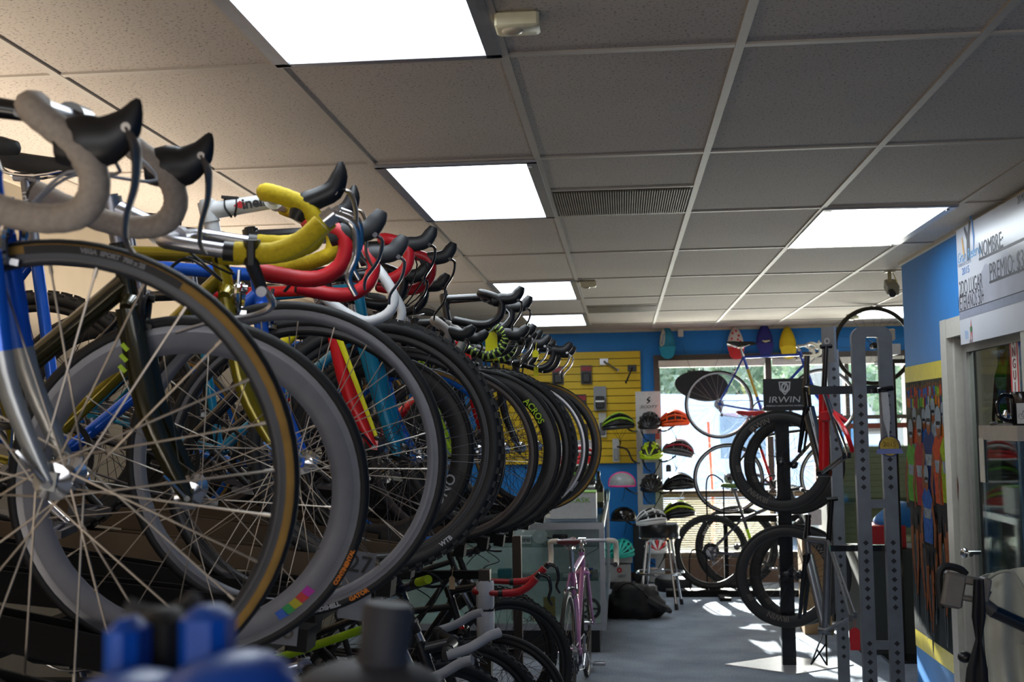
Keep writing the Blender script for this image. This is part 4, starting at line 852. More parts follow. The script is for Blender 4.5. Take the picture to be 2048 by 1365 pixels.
pack(1105, 733, 1127, 770, 'blister_pack', 'black and red blister pack hanging beside the last handlebar', (DK, BLK, DRED)); pack(1162, 731, 1183, 769, 'blister_pack', 'black and red blister pack hanging clear in the middle of the slatwall', (DK, BLK, DRED))
pack(1149, 789, 1172, 830, 'blister_pack', 'black and red blister pack just above the tan-wall tyre', (DK, BLK, DRED))
pack(1188, 773, 1212, 822, 'saddle_bag', 'black saddle bag with reflective stripe on a grey card', (mat('#8c8f92', .5), BLK), d=.08, cat='bag')
b = MB(); q0 = P(1200, 803, YS-.135); b.box(q0, (.09, .004, .016)); o = b.obj('reflective_stripe', WHT, bpy.data.objects['saddle_bag'])
pack(1198, 826, 1212, 875, 'tool_card', 'white tool card hanging beside the green black helmet', (mat('#b9b7b0', .5), DALU), d=.012); pack(1226, 878, 1238, 925, 'clear_tube_pack', 'clear grey tube pack hanging under the green black helmet', (mat('#c5c6c6', .4), mat('#9fa3a5', .3)), d=.03)
pack(1160, 848, 1176, 873, 'blister_pack', 'orange light pack seen through the tan-wall wheel', (mat('#3a2e1c', .5), mat('#c8781a', .5)))
def wire_arm(pts, label):
    b = MB(); b.tube(catmull(pts, 5), .009, 8); o = b.obj('helmet_hook', CBK); tag(o, label, 'hook', 'curved helmet arms'); return o
# ---------------------------------------------------------------- helmets
def helmet(label, px, py, Y, yaw, c1, c2, L=.145, W=.105, H=.125, ribs=7, tilt=0., strap=True, name='bike_helmet', grp='bicycle helmets', roll=0., visor=None, band=None):
    p = P(px, py, Y); mw = M.Translation(p) @ M.Rotation(math.radians(yaw), 4, 'Z') @ M.Rotation(math.radians(tilt), 4, 'Y') @ M.Rotation(math.radians(roll), 4, 'X')
    t = thing(name, label, 'helmet', group=grp, mw=mw)
    fn = lambda v: V((v.x*(1.12 if v.x < 0 else 1), v.y*(1+.08*(v.x < 0)-.22*max(0, v.x)), v.z*(1-.16*max(0, v.x)-.22*max(0, -v.x)**2)-.10*max(0, -v.x)+.05*max(0, v.x)))
    b = MB(); b.ellip((0, 0, 0), (L*.94, W*.92, H*.9), 20, 8, z0=-.22, fn=fn); b.obj('liner', BLKM, t)
    b = MB()
    for i in range(ribs):
        ph = -1.38+2.76*i/(ribs-1); pts = []
        for k in range(15):
            a = PI*(.03+.94*k/14); v = fn(V((math.cos(a), math.sin(a)*math.sin(ph), math.sin(a)*math.cos(ph)))); pts.append((v.x*L, v.y*W, v.z*H))
        b.cur = i % 2; b.tube(pts, [.008, .0135, .0155, .0165, .0165, .0155, .0135, .009], 8, ell=(.7, .95))
    b.cur = 0
    for k in (-.5, .0, .45):
        sc_ = math.sqrt(1-k*k); pts = []
        for a in [(-1.35+2.7*i/12) for i in range(13)]:
            v = fn(V((k, math.sin(a)*sc_, math.cos(a)*sc_))); pts.append((v.x*L, v.y*W*.97, v.z*H*.97))
        b.tube(pts, .0115, 6, ell=(.6, 1.2))
    b.obj('shell', [c1, c2], t)
    b = MB(); pts = []
    for i in range(24):
        q = 2*PI*i/24; v = fn(V((math.cos(q), math.sin(q), 0))); pts.append((v.x*L*.985, v.y*W*.985, v.z*H-.014))
    b.tube(pts, .015, 8, closed=True, ell=(1.3, .6), upv=(0, 0, 1)); b.obj('rim_band', band or c1, t)
    if visor: b = MB(); b.add([(L*.75, -W*.72, .02), (L*1.3, -W*.25, .0), (L*1.38, 0, .004), (L*1.3, W*.25, .0), (L*.75, W*.72, .02), (L*.75, -W*.72, .034), (L*1.3, -W*.25, .008), (L*1.38, 0, .012), (L*1.3, W*.25, .008), (L*.75, W*.72, .034)], [(0, 4, 3, 2, 1), (5, 6, 7, 8, 9), (0, 1, 6, 5), (1, 2, 7, 6), (2, 3, 8, 7), (3, 4, 9, 8), (4, 0, 5, 9)]); b.obj('visor', visor, t)
    if strap:
        b = MB()
        for s in (-1, 1):
            for xx in (.06, -.05): b.tube(catmull([(xx, s*W*.85, -.02), (xx*.6+.0, s*W*.8, -.08), (.005, s*W*.5, -.14), (.01+.01*s, s*.01, -.19+.02*s)], 4), .004, 6, ell=(.4, 1.3))
        b.obj('strap', BLKM, t)
    return t
def dome(label, px, py, Y, yaw, c1, c2, R=.115, tilt=0.):
    t = thing('skate_helmet', label, 'helmet', group='bicycle helmets', mw=M.Translation(P(px, py, Y)) @ M.Rotation(math.radians(yaw), 4, 'Z') @ M.Rotation(math.radians(tilt), 4, 'Y'))
    b = MB(); b.ellip((0, 0, 0), (R*1.12, R, R*.95), 28, 10, z0=-.2); b.obj('shell', c1, t)
    b = MB(); pts = [(math.cos(2*PI*i/28)*R*1.12, math.sin(2*PI*i/28)*R*1.0, -.2*R*.95) for i in range(28)]; b.tube(pts, .009, 8, closed=True); b.tube([(math.cos(a)*R*1.13, -R*.0, math.sin(a)*R*.96) for a in [(-.2+ (PI+.4)*i/24) for i in range(25)]] if c2 is not BLKM else [(R, 0, -.02), (R*1.02, 0, -.025)], .009, 8); b.obj('rim_band', c2, t)
    b = MB()
    for s in (-1, 1):
        b.tube(catmull([(.03, s*R*.9, -.02), (.02, s*R*.6, -.1), (.0, 0, -.17)], 4), .005, 6, ell=(.4, 1.4))
    b.obj('strap', BLKM, t); return t
YH = 12.05
HBK = mat('#1d1d20', .35); HOR = mat('#f0551a', .35); HLM = mat('#b9d618', .35); HGR = mat('#4a4b50', .35); HWH = mat('#e4e6e8', .35); HTL = mat('#2fc4b4', .35); HPK = mat('#e0358c', .4); HRD = mat('#d01f2a', .35); HGN = mat('#5fae28', .4)
helmet('black helmet with green and white slashes on the slatwall arm', 1238, 852, YH-.1, 10, HBK, mat('#8fbf2a', .4), L=.15)
dome('grey dome helmet with pink rim against the blue wall', 1244, 968, YH-.1, 0, mat('#9ea3a6', .3), HPK)
dome('glossy black dome helmet hanging under the grey and pink one', 1247, 1036, YH-.1, 0, mat('#0d0d0f', .12), BLKM)
wire_arm([P(1279, 835, YS-.03), P(1279, 860, YS-.05), P(1262, 862, YH-.02), P(1248, 850, YH-.08)], 'curved black arm under the green black helmet'); wire_arm([P(1285, 905, YS-.03), P(1284, 926, YS-.05), P(1266, 922, YH-.02), P(1254, 900, YH-.06), P(1234, 894, YH-.1)], 'empty curved black arm at the bottom of the slatwall')
wire_arm([P(1280, 972, YS-.03), P(1280, 988, YS-.05), P(1262, 984, YH-.03), P(1250, 975, YH-.08)], 'curved black arm holding the grey and pink dome'); wire_arm([P(1282, 1040, YS-.03), P(1281, 1052, YS-.05), P(1265, 1050, YH-.03), P(1252, 1042, YH-.08)], 'curved black arm holding the glossy black dome')
# brand display panel
YP = 12.2; A = P(1279, 1140, YP); B_ = P(1321, 783, YP)
sp_ = thing('helmet_display_panel', 'tall white helmet display panel with black logo and blue insets', 'display panel', (0, 0, 0))
b = MB(); b.box2((A.x, YP, .02), (B_.x, YP+.03, B_.z)); b.obj('board', mat('#c9cbcc', .45), sp_)
for y0, y1 in ((868, 905), (925, 948), (985, 1010), (1118, 1135)): a = P(1286, y1, YP); c = P(1311, y0, YP); b = MB(); b.box2((a.x, YP-.003, a.z), (c.x, YP-.0005, c.z)); b.obj('blue_inset', mat('#1577cf', .4), sp_)
c = P(1297, 801, YP); b = MB(); X = place((c.x, YP-.002, c.z), FACE_CAM)
for s in (1, -1):
    pts = [V((.012*s+0, .036*s, 0)), V((-.016*s, .016*s, 0)), V((-.014*s, .004*s, 0)), V((.018*s, -.012*s, 0)), V((.018*s, -.0*s, 0)), V((-.002*s, .012*s, 0)), V((.022*s, .03*s, 0))]
    b.add([X @ p for p in pts], [(0, 1, 2, 5, 6), (2, 3, 4, 5)])
b.obj('logo', BLK, sp_); text('lettering', 'SCOTT', .04, place((c.x+.0, YP-.003, c.z-.068), FACE_CAM), BLK, sp_, sx=1.35, shear=.2)
helmet('matt black helmet highest on the white display panel', 1300, 850, YP-.13, 80, HBK, HBK, L=.14); helmet('lime and black helmet mounted on the white display panel', 1303, 910, YP-.13, 80, HLM, HBK, L=.14); helmet('matt black helmet on the white display panel under the lime one', 1304, 975, YP-.13, 85, HBK, HBK, L=.14)
helmet('white and red helmet on the display panel behind the stool legs', 1312, 1097, YP-.13, 95, HWH, HRD, L=.12, strap=True)
helmet('orange helmet on an arm in front of the window', 1350, 846, YP-.1, 0, HOR, HOR, visor=HOR); helmet('grey and red helmet on an arm in front of the window', 1358, 905, YP-.1, 8, mat('#5b5d62', .35), mat('#a52638', .4), visor=mat('#5b5d62', .35), tilt=14); helmet('glossy black helmet with white trim in front of the window', 1360, 972, YP-.1, 5, HBK, HBK); helmet('black and lime helmet hanging above the stool by the blind', 1357, 1028, YP-.2, 185, HBK, HLM, tilt=10)
b = MB(); p = P(1362, 974, YP-.215); b.tube(catmull([p+V((-.1, 0, -.02)), p+V((0, -.004, .01)), p+V((.1, 0, -.005))], 4), .004, 6); b.obj('trim_stripe', HWH, bpy.data.objects['bike_helmet.007'], bpy.data.objects['bike_helmet.007'].matrix_local.inverted())
for (x, y) in ((1350, 855), (1352, 916), (1352, 980), (1345, 1035)): wire_arm([P(1318, y+4, YP+.01), P(1325, y+8, YP-.04), P(1335, y+6, YP-.08), P(x, y-4, YP-.1)], {855: 'curved black arm carrying the orange helmet', 916: 'curved black arm carrying the grey and red helmet', 980: 'curved black arm carrying the glossy black helmet', 1035: 'curved black arm carrying the black and lime helmet'}[y])
tagcard('price_tag', 'small black white price tag hanging from the grey and red helmet', 1337, 937, YP-.2, .05, .07, HBK); tagcard('price_tag', 'red and white price tag hanging from the matt black top helmet', 1315, 873, YP-.2, .045, .06, mat('#b5473c', .5))
# ---------------------------------------------------------------- caps pinned above the window
def capm(label, px, py, c1, c2, flip, dots=None):
    Y = YF-.07; p = P(px, py, Y); t = thing('cycling_cap', label, 'cap', p, 0, 'caps pinned over the window')
    b = MB(); b.ellip((0, 0, -.02), (.085, .045, .17), 18, 10, z0=-.35, fn=lambda v: V((v.x*(1-.25*max(0, v.z)), v.y, v.z))); b.obj('crown', c1, t)
    b = MB(); vs = []; n = 12
    for k, (z, yy) in enumerate(((-.055, -.052), (-.13, -.062))):
        for i in range(n+1): a = PI*i/n; vs.append((math.cos(a)*(.088-.02*k), yy-.012*math.sin(a)*(1+.5*k), z-.055*k*math.sin(a)))
    vs += [(x, y+.006, z) for x, y, z in vs]; m_ = 2*(n+1)
    fs = [(i, i+1, n+2+i, n+1+i) for i in range(n)]+[(m_+i+1, m_+i, m_+n+1+i, m_+n+2+i) for i in range(n)]+[(i, m_+i, m_+i+1, i+1) for i in range(n)]+[(n+1+i, n+2+i, m_+n+2+i, m_+n+1+i) for i in range(n)]
    b.add(vs, fs); b.obj('bill', c2, t)
    if dots:
        b = MB()
        for x, z in ((-.04, .03), (.03, .06), (.0, -.01), (.045, -.0), (-.03, .085), (.005, .11), (-.055, -.03), (.02, .02)): b.ellip((x, -.045*math.sqrt(max(.1, 1-(x/.085)**2-(z/.2)**2)), z-.0), (.011, .004, .013), 10, 6)
        b.obj('dot_pattern', dots, t)
    b = MB(); b.box((0, -.046, -.05), (.09, .006, .014)); b.obj('band', c2 if not dots else WHT, t); return t
capm('teal cap with a white panel pinned over the window corner', 1334, 683, mat('#2d8fb0', .7), mat('#1691ae', .6), 0)
b = MB(); c0 = bpy.data.objects['cycling_cap']; b.ellip((-.045, -.03, .015), (.028, .02, .11), 14, 8, R=M.Rotation(.1, 3, 'Y')); b.obj('side_panel', mat('#d8d2c0', .7), c0)
text('lettering', 'astana', .045, c0.matrix_local.inverted() @ place(c0.matrix_local.translation+V((-.047, -.0515, .02)), FACE_CAM @ M.Rotation(1.35, 4, 'Z')), mat('#3a6fb0', .6), c0)
capm('white cap with red dots and red bill behind the hanging saddle', 1471, 684, mat('#dcd6cc', .7), HRD, 0, HRD)
capm('dark purple cap pinned over the window', 1529, 677, mat('#2b2a78', .7), mat('#2b2a78', .7), 0); capm('bright yellow cap pinned over the window', 1575, 683, mat('#e2bf10', .7), mat('#f0cf20', .6), 0)
o = bpy.data.objects['cycling_cap.002']; b = MB(); b.tube([(-.03, -.056, -.028), (.0, -.062, -.038), (.045, -.055, -.028)], [.004, .012, .006], 8); b.obj('badge', mat('#e3d9a8', .5), o)
b = MB(); p = P(1361, 666, YF-.02); b.box((p.x, YF-.02, p.z), (.056, .04, .085), bev=.004); o = b.obj('wall_sensor', mat('#d9d3c6', .5)); tag(o, 'small cream box on the blue wall beside the teal cap', 'sensor')
# oval shade in window
b = MB(); p = P(1403, 772, 12.1); n = 32; X = place(p, FACE_CAM @ M.Rotation(-.13, 4, 'Z')); pts = [(math.cos(2*PI*i/n)*.262, math.sin(2*PI*i/n)*.147*(1+.1*math.cos(2*PI*i/n))) for i in range(n)]; t = thing('oval_shade', 'black oval shade hanging in the window behind the bicycle wheel', 'shade', (0, 0, 0)); b.prism(pts, .012, X); b.obj('panel', mat('#1f1e22', .7), t)
b = MB(); b.tube([X @ V((x, y, .006)) for x, y in pts], .007, 6, closed=True); b.obj('edge_binding', BLK, t)
b = MB()
for x, y, x2, y2 in ((1365, 690, 1384, 748), (1448, 690, 1425, 745)): b.tube([P(x, y, 12.1), P(x2, y2, 12.1)], .0018, 5)
b.obj('cord', BLKM, t)
# ---------------------------------------------------------------- stool, bag, boxes
sx_, sy_ = P(1318, 1060, 10.7).x, 10.7
t = thing('bar_stool', 'chrome bar stool with thick black cushion below the helmets', 'stool', (sx_, sy_, 0))
zt = P(1318, 1047, 10.7).z
b = MB(); b.lathe([(0, zt-.13), (.165, zt-.13), (.176, zt-.115), (.178, zt-.03), (.165, zt-.004), (.1, zt+.004), (0, zt+.004)], 36); b.obj('seat', mat('#17171c', .3, noise=.05), t)
b = MB(); b.lathe([(.17, zt-.13), (.181, zt-.13), (.181, zt-.115), (.17, zt-.115)], 36, closed=True); b.obj('seat_band', CHR, t)
for a in (.6, .6+PI/2, .6+PI, .6+1.5*PI):
    b = MB(); c_, s_ = math.cos(a), math.sin(a); b.tube(catmull([(c_*.07, s_*.07, zt-.135), (c_*.125, s_*.125, zt-.145), (c_*.14, s_*.14, zt-.2), (c_*.185, s_*.185, .25), (c_*.225, s_*.225, .03)], 5), .0125, 10); b.obj('leg', CHR, t)
    b = MB(); b.tube([(c_*.222, s_*.222, .05), (c_*.23, s_*.23, 0)], .017, 10); b.obj('foot_cap', BLK, t)
b = MB(); b.tube([(math.cos(2*PI*i/36)*.205, math.sin(2*PI*i/36)*.205, .30) for i in range(36)], .011, 8, closed=True); b.obj('foot_ring', CHR, t)
h_ = helmet('white and black helmet resting on the bar stool', 1304, 1037, 10.68, 20, HWH, HBK, L=.125, H=.1, strap=False); h_.location.z = zt+.028
b = MB(); pts = []
def blob(name, label, cat, c, rad, m, amp=.12, f=3.1, sd=0, z0=-.55):
    from mathutils import noise as nz
    b = MB(); b.ellip((0, 0, 0), rad, 28, 16, z0=z0, fn=lambda v: v*(1+amp*nz.noise(v*f*.5+V((sd, 0, 0)))+amp*.5*nz.noise(v*f*1.6+V((sd, 3, 0))))); o = b.obj(name, m, None, M.Translation(V(c))); return tag(o, label, cat) if label else o
p = PZ(1268, 1238, 0)
bg_ = blob('duffel_bag', 'black soft bag slumped on the carpet beside the glass counter', 'bag', (p.x, p.y+.1, .1), (.235, .2, .2), mat('#0f0f12', .7, bump=.3, scale=60), .25, 3, 2, z0=-.5)
b = MB(); b.tube(catmull([(.12, -.12, .05), (.22, -.16, .0), (.27, -.1, -.02), (.3, -.05, -.05)], 4), [.05, .04, .03, .02], 8); b.obj('side_pocket', mat('#141417', .6), bg_); b = MB(); b.tube(catmull([(-.15, -.1, .12), (-.05, -.16, .2), (.05, -.15, .15), (.12, -.16, .08)], 4), .012, 8, ell=(.4, 1.2)); b.obj('carry_strap', BLK, bg_)
def boxlogo(px0, py0, px1, py1, Y, d, label, body, m, tm, size, grp=None, name='cardboard_box', circle=None):
    a = P(px0, py1, Y); c = P(px1, py0, Y); t = thing(name, label, 'box', ((a.x+c.x)/2, Y+d/2, a.z), 0, grp); w, h = c.x-a.x, c.z-a.z
    b = MB(); b.box((0, 0, h/2), (w, d, h), bev=.003); b.obj('carton', m, t)
    if body: text('lettering', body, size, place((w*.14, -d/2-.0015, h*.36), FACE_CAM), tm, t)
    if circle: b = MB(); ring_geo(b, (0, 0, 0), .026, .01, place((.01, -d/2-.001, h*.68), FACE_CAM)); b.obj('logo', circle, t)
    return t
BW = mat('#b6b9bd', .55)
p1 = boxlogo(1215, 1119, 1265, 1154, 11.9, .3, 'white helmet box with red logo under the teal helmet', 'lazer', BW, mat('#5d6066', .5), .042, 'white helmet boxes on the floor', circle=RED); p2 = boxlogo(1213, 1155, 1262, 1190, 11.9, .3, 'white helmet box with red logo at the bottom of its stack', 'lazer', BW, mat('#5d6066', .5), .042, 'white helmet boxes on the floor', circle=RED)
p2.location.z = .06; p1.location.z = .06+ .185
b = MB(); b.box2((P(1213, 1190, 11.9).x-.02, 11.86, 0), (P(1262, 1190, 11.9).x+.12, 12.25, .058)); o = b.obj('floor_plinth', BLK); tag(o, 'low black plinth under the white helmet boxes', 'plinth')
helmet('teal vented helmet on the white helmet box', 1246, 1105, 11.95, 75, HTL, HTL, L=.13, strap=False); helmet('teal helmet half hidden behind the glass counter edge', 1214, 1106, 11.98, 75, HTL, HTL, L=.13, strap=False)
b = MB(); p = P(1282, 1120, 12.0); b.box((p.x, 12.12, .33), (.14, .16, .55), bev=.004); b.box((p.x, 12.1, .03), (.16, .2, .05)); o = b.obj('dark_carton', mat('#1b1c21', .5)); tag(o, 'tall dark carton beside the white helmet boxes', 'box')
b = MB(); p = PZ(1300, 1180, .0); b.box((p.x, 11.75, .02), (.16, .2, .03), R=M.Rotation(.3, 3, 'Z')); b.box((p.x+.02, 11.72, .045), (.13, .15, .018), R=M.Rotation(.6, 3, 'Z')); o = b.obj('folded_papers', mat('#b9bbbf', .6)); tag(o, 'small heap of white folded papers on the carpet behind the stool', 'papers')
b = MB(); p = PZ(1345, 1188, 0); b.lathe([(0, 0), (.17, 0), (.18, .02), (.18, .1), (.165, .12), (0, .12)], 32, place((p.x+.02, 11.75, 0), M.Identity(4))); o = b.obj('round_cushion', mat('#141418', .5)); tag(o, 'low round black drum on the carpet behind the stool', 'drum')
# ---------------------------------------------------------------- glass counter
CX1, CX0, CY0, CY1 = -.165, -1.72, 8.56, 11.5; CZ = P(1207, 1046, CY0).z
t = thing('glass_counter', 'long glass display counter with silver rails and black kick base', 'display counter', (0, 0, 0))
b = MB(); b.box2((CX0, CY0+.03, 0), (CX1-.03, CY1, .16)); b.obj('base', mat('#101012', .5), t)
b = MB(); r = .018
for x in (CX0, CX1):
    for y in (CY0, CY1): b.box2((x-r, y-r, .16), (x+r, y+r, CZ))
for z in (.183, CZ-.0225):
    for y in (CY0, CY1): b.box2((CX0+r, y-r+.001, z-.022), (CX1-r, y+r-.001, z+.022))
    for x in (CX0, CX1): b.box2((x-r+.001, CY0+r, z-.022), (x+r-.001, CY1-r, z+.022))
b.obj('frame', mat('#a9acb2', .3, .8), t)
b = MB(); b.box2((CX0, CY0-.004, .2), (CX1, CY0, CZ-.02)); b.box2((CX1-.002, CY0, .2), (CX1+.003, CY1, CZ-.02)); b.box2((CX0, CY0, CZ+.004), (CX1, CY1, CZ+.012)); b.obj('glass_panel', GLASS, t)
b = MB()
GL2 = glassmat('#e2f2ee', .08, 'shelf_glass', .96)
zs = (P(1100, 1095, CY0).z, P(1100, 1163, CY0).z)
for z in zs: b2_ = MB(); b2_.box2((CX0+.02, CY0+.03, z-.004), (CX1-.03, CY0+.45, z+.004)); b2_.obj('shelf', GL2, t)
b = MB(); b.box2((CX0+.02, CY0+.03, .17), (CX1-.02, CY1-.03, .2)); b.obj('floor_board', mat('#e2e3e6', .5), t); b = MB(); b.box2((CX0+.02, CY0+.5, .2), (CX1-.02, CY0+.52, CZ-.03)); b.obj('back_board', mat('#e4e7ec', .5), t)
# counter contents
def at(px, py, Y): return P(px, py, Y)
YI = CY0+.2; zA, zB = zs
c = at(1079, 1070, YI); b = MB(); b.lathe([(.02, -.02), (.052, -.02), (.055, -.012), (.055, .012), (.052, .02), (.02, .02)], 28, place((c.x, YI, zA+.06), AXLE), closed=True); o = b.obj('tape_roll', mat('#c9ccd0', .4)); tag(o, 'white ring shaped roll on the upper glass shelf', 'roll')
b = MB(); b.box((c.x-.13, YI, zA+.036), (.15, .12, .062), bev=.004); o = b.obj('white_carton', mat('#bfc3c8', .5)); tag(o, 'white carton with dark lettering beside the ring roll', 'box'); text('lettering', 'pro', .05, place((c.x-.1, YI-.062, zA+.04), FACE_CAM), DK, o)
c = at(1120, 1075, YI); b = MB(); b.box((c.x, YI, zA+.045), (.11, .03, .055), bev=.008); b.tube([(c.x-.06, YI, zA+.045), (c.x-.12, YI, zA+.05)], .006, 6); b.tube([(c.x-.05, YI, zA+.03), (c.x-.1, YI-.02, zA+.012)], .005, 6); b.box((c.x, YI, zA+.012), (.05, .05, .015)); o = b.obj('bike_light', DK); tag(o, 'small black gadget with arms on the upper glass shelf', 'gadget')
c = at(1170, 1150, YI); b = MB(); b.box((c.x, YI, zB+.035), (.12, .06, .06), bev=.003); o = b.obj('parts_box', mat('#2a3f9a', .5)); tag(o, 'blue and yellow parts box on the lower glass shelf', 'box'); b = MB(); b.add([(c.x-.03, YI-.031, zB+.06), (c.x-.015, YI-.031, zB+.06), (c.x+.02, YI-.031, zB+.02), (c.x+.05, YI-.031, zB+.06), (c.x+.06, YI-.031, zB+.06), (c.x+.02, YI-.031, zB+.005)], [(0, 1, 2, 5), (2, 3, 4, 5)]); b.obj('stripe', mat('#d3a51b', .5), o)
for k, (px, py, s) in enumerate(((1047, 1246, .02), (1058, 1247, .018), (1070, 1244, .022), (1084, 1246, .021), (1097, 1245, .022), (1108, 1246, .02), (1065, 1228, .03))):
    b = MB(); q = at(px, py, CY0+.12); z = .2 if k < 6 else .2; b.ellip((0, 0, s*.4), (s, s, s), 16, 8, z0=-.4); b.lathe([(s*.98, s*.3), (s*1.05, s*.3), (s*1.05, s*.42), (s*.98, s*.42)], 16, closed=True)
    o = b.obj('bicycle_bell', CHR, None, M.Translation((q.x, CY0+.12+.09*(k == 6), .2))); tag(o, 'chrome bicycle bell in the row on the counter floor' if k < 6 else 'larger chrome bicycle bell behind the row of small bells', 'bell', 'chrome bells in the counter')
c = at(1097, 1212, YI); b = MB(); b.box((c.x, YI+.1, .2+.075), (.085, .02, .15), R=M.Rotation(.12, 3, 'X')); o = b.obj('kraft_card', mat('#9c8552', .7)); tag(o, 'brown cardboard pack standing on the counter floor', 'package')
c = at(1180, 1225, YI); b = MB(); X = place((c.x, YI, .2+.078), AXLE); b.lathe([(.055, -.002), (.078, -.002), (.078, .002), (.055, .002)], 36, X, closed=True)
for i in range(36): a = 2*PI*i/36; b.box((c.x+math.cos(a)*.079, YI, .278+math.sin(a)*.079), (.006, .003, .006), R=M.Rotation(-a, 3, 'Y'))
for i in range(5): a = 2*PI*i/5; b.tube([(c.x+math.cos(a)*.02, YI, .278+math.sin(a)*.02), (c.x+math.cos(a)*.06, YI, .278+math.sin(a)*.06)], .007, 6, ell=(1, .5))
b.lathe([(.01, -.004), (.024, -.004), (.024, .004), (.01, .004)], 20, X, closed=True); o = b.obj('chainring', mat('#2a2a2e', .4, .5)); tag(o, 'dark chainring standing in the counter behind the pink bicycle', 'chainring')
c = at(1030, 1222, YI); b = MB(); b.tube([(c.x, YI, .2), (c.x, YI, .26), (c.x, YI, .30)], [.03, .025, .006], 10); o = b.obj('clear_pouch', mat('#b9bec5', .3)); tag(o, 'crumpled clear pouch standing in the counter', 'pouch')
for k, (px, w, h, m, lab) in enumerate(((1010, .1, .06, mat('#2a6a7a', .5), 'teal box on the lower shelf behind the black fork'), (1060, .12, .03, mat('#8d9096', .4), 'flat grey pack on the lower glass shelf'), (1140, .1, .02, mat('#a4a8ad', .4), 'flat clear pack beside the blue parts box'), (1190, .05, .05, mat('#777b80', .4), 'small grey pack at the end of the lower shelf'))):
    c = at(px, 1160, YI); b = MB(); b.box((c.x, YI, zB+.004+h/2), (w, .08, h), bev=.004); o = b.obj('parts_pack', m); tag(o, lab, 'package')
# on the counter
ct = CZ+.012
kb = boxlogo(1101, 987, 1192, 1040, 8.75, .26, 'white box with green lettering on the glass counter', None, mat('#b9bcc0', .5), None, 0); kb.location.z = ct; text('lettering', 'KA/K'.replace('/', 'S'), .052, place((.05, -.1315, .135), FACE_CAM), mat('#6aa51e', .5), kb, sx=1.2); b = MB(); b.box((0, 0, .193), (.335, .262, .006)); b.obj('green_edge', mat('#7fb53a', .5), kb)
def hel_on(px, py, Y, yaw, c1, c2, lab, z): h_ = helmet(lab, px, py, Y, yaw, c1, c2, L=.14, H=.11, strap=False); h_.location.z = z; return h_
sh = MB(); pz = [P(1160, y, 9.6).z for y in (905, 950, 975)]
ws = thing('helmet_stand', 'narrow white shelf stand holding the striped helmets on the counter', 'stand', (P(1150, 900, 9.6).x, 9.6, ct))
b = MB(); b.box((0, .14, .28), (.3, .012, .56)); b.obj('back_panel', mat('#c0c2c4', .5), ws)
for k, z in enumerate((.0, .19, .36)): b = MB(); b.box((0, 0, z+.008), (.3, .28, .012)); b.obj('shelf', WHT, ws)
wx = ws.location.x
hel_on(1160, 890, 9.6, 0, HRD, HWH, 'red white and green helmet on the top shelf seen through the wheel', ct+.36+.045); hel_on(1155, 935, 9.6, 0, HBK, HGN, 'black and green helmet on the middle shelf seen through the wheel', ct+.19+.045); hel_on(1150, 965, 9.6, 0, HRD, HLM, 'red and lime helmet on the bottom shelf behind the white box', ct+.045)
hel_on(1010, 967, 9.3, 0, HWH, HBK, 'white and black patterned helmet on the counter behind the wheels', ct+.035); hel_on(1120, 985, 8.95, 10, HWH, HBK, 'white and black helmet lying by the white box', ct+.035)
b = MB(); q = at(1198, 1000, 9.9); b.lathe([(0, 0), (.038, 0), (.04, .01), (.04, .17), (.03, .2), (.015, .23), (.014, .29), (.016, .3), (0, .3)], 20); o = b.obj('dark_bottle', mat('#1e2418', .15), None, M.Translation((q.x, 9.9, ct))); tag(o, 'dark glass bottle with pale label on the counter end', 'bottle'); b = MB(); b.lathe([(.0405, .05), (.0412, .05), (.0412, .13), (.0405, .13)], 20, closed=True); b.obj('label', mat('#8f9470', .6), o)
for k, px in enumerate((1207, 1212)):
    b = MB(); q = at(px, 990, 10.4+.3*k); b.lathe([(0, 0), (.03, 0), (.034, .11), (.031, .11), (.028, .008), (0, .008)], 18); o = b.obj('plastic_cup', GL2, None, M.Translation((q.x, 10.4+.3*k, ct))); tag(o, ('clear plastic cup on the counter, next to the dark bottle', 'clear plastic cup furthest down the counter')[k], 'cup', 'clear cups on the counter')
b = MB(); q = at(1040, 1040, 8.75); b.box((q.x, 8.78, ct+.02), (.18, .12, .04), bev=.004); o = b.obj('tan_carton', mat('#9b8a5a', .6)); tag(o, 'flat tan carton on the counter behind the last big wheels', 'box')
# ---------------------------------------------------------------- galvanised uprights with frames
ZNC = mat('#7d8189', .42, .65, noise=.1, scale=12)
UY = 5.7
tw_ = thing('frame_rack', 'grey steel frame rack tower with rounded top and diamond holes', 'frame rack', (0, 0, 0))
x0, x1 = P(1723, 900, UY).x, P(1777, 900, UY).x; zt = P(1738, 656, UY).z; w = .030
def upright(x, y, z1):
    b = MB(); t_ = .0025
    b.box2((x-w, y-.02, .0), (x-w+.004, y+.02, z1)); b.box2((x+w-.004, y-.02, 0), (x+w, y+.02, z1)); b.box2((x-w, y-.022, 0), (x+w, y-.019, z1))
    return b
HOLE = mat('#1d1f24', .5)
def diam(b, x, y, z, s=.013): X = place((x, y-.0228, z), FACE_CAM); b.add([X @ V(p) for p in ((-s, 0, 0), (0, -s, 0), (s, 0, 0), (0, s, 0))], [(0, 1, 2, 3)])
for x in (x0, x1):
    p_ = upright(x, UY, zt-.06).obj('upright', ZNC, tw_); b = MB()
    for zr0, zr1 in ((1.3, 1.75), (.75, 1.06), (.25, .6)):
        z = zr0
        while z < zr1: diam(b, x, UY, z); z += .042
    b.obj('hole_pattern', HOLE, p_)
b = MB(); xc = (x0+x1)/2; hwo = (x1-x0)/2+w+.0015; hwi = (x1-x0)/2-w-.0015; ro = .05; ri = .012; top_o = zt+.004; top_i = zt-.045; out = []; inn = []
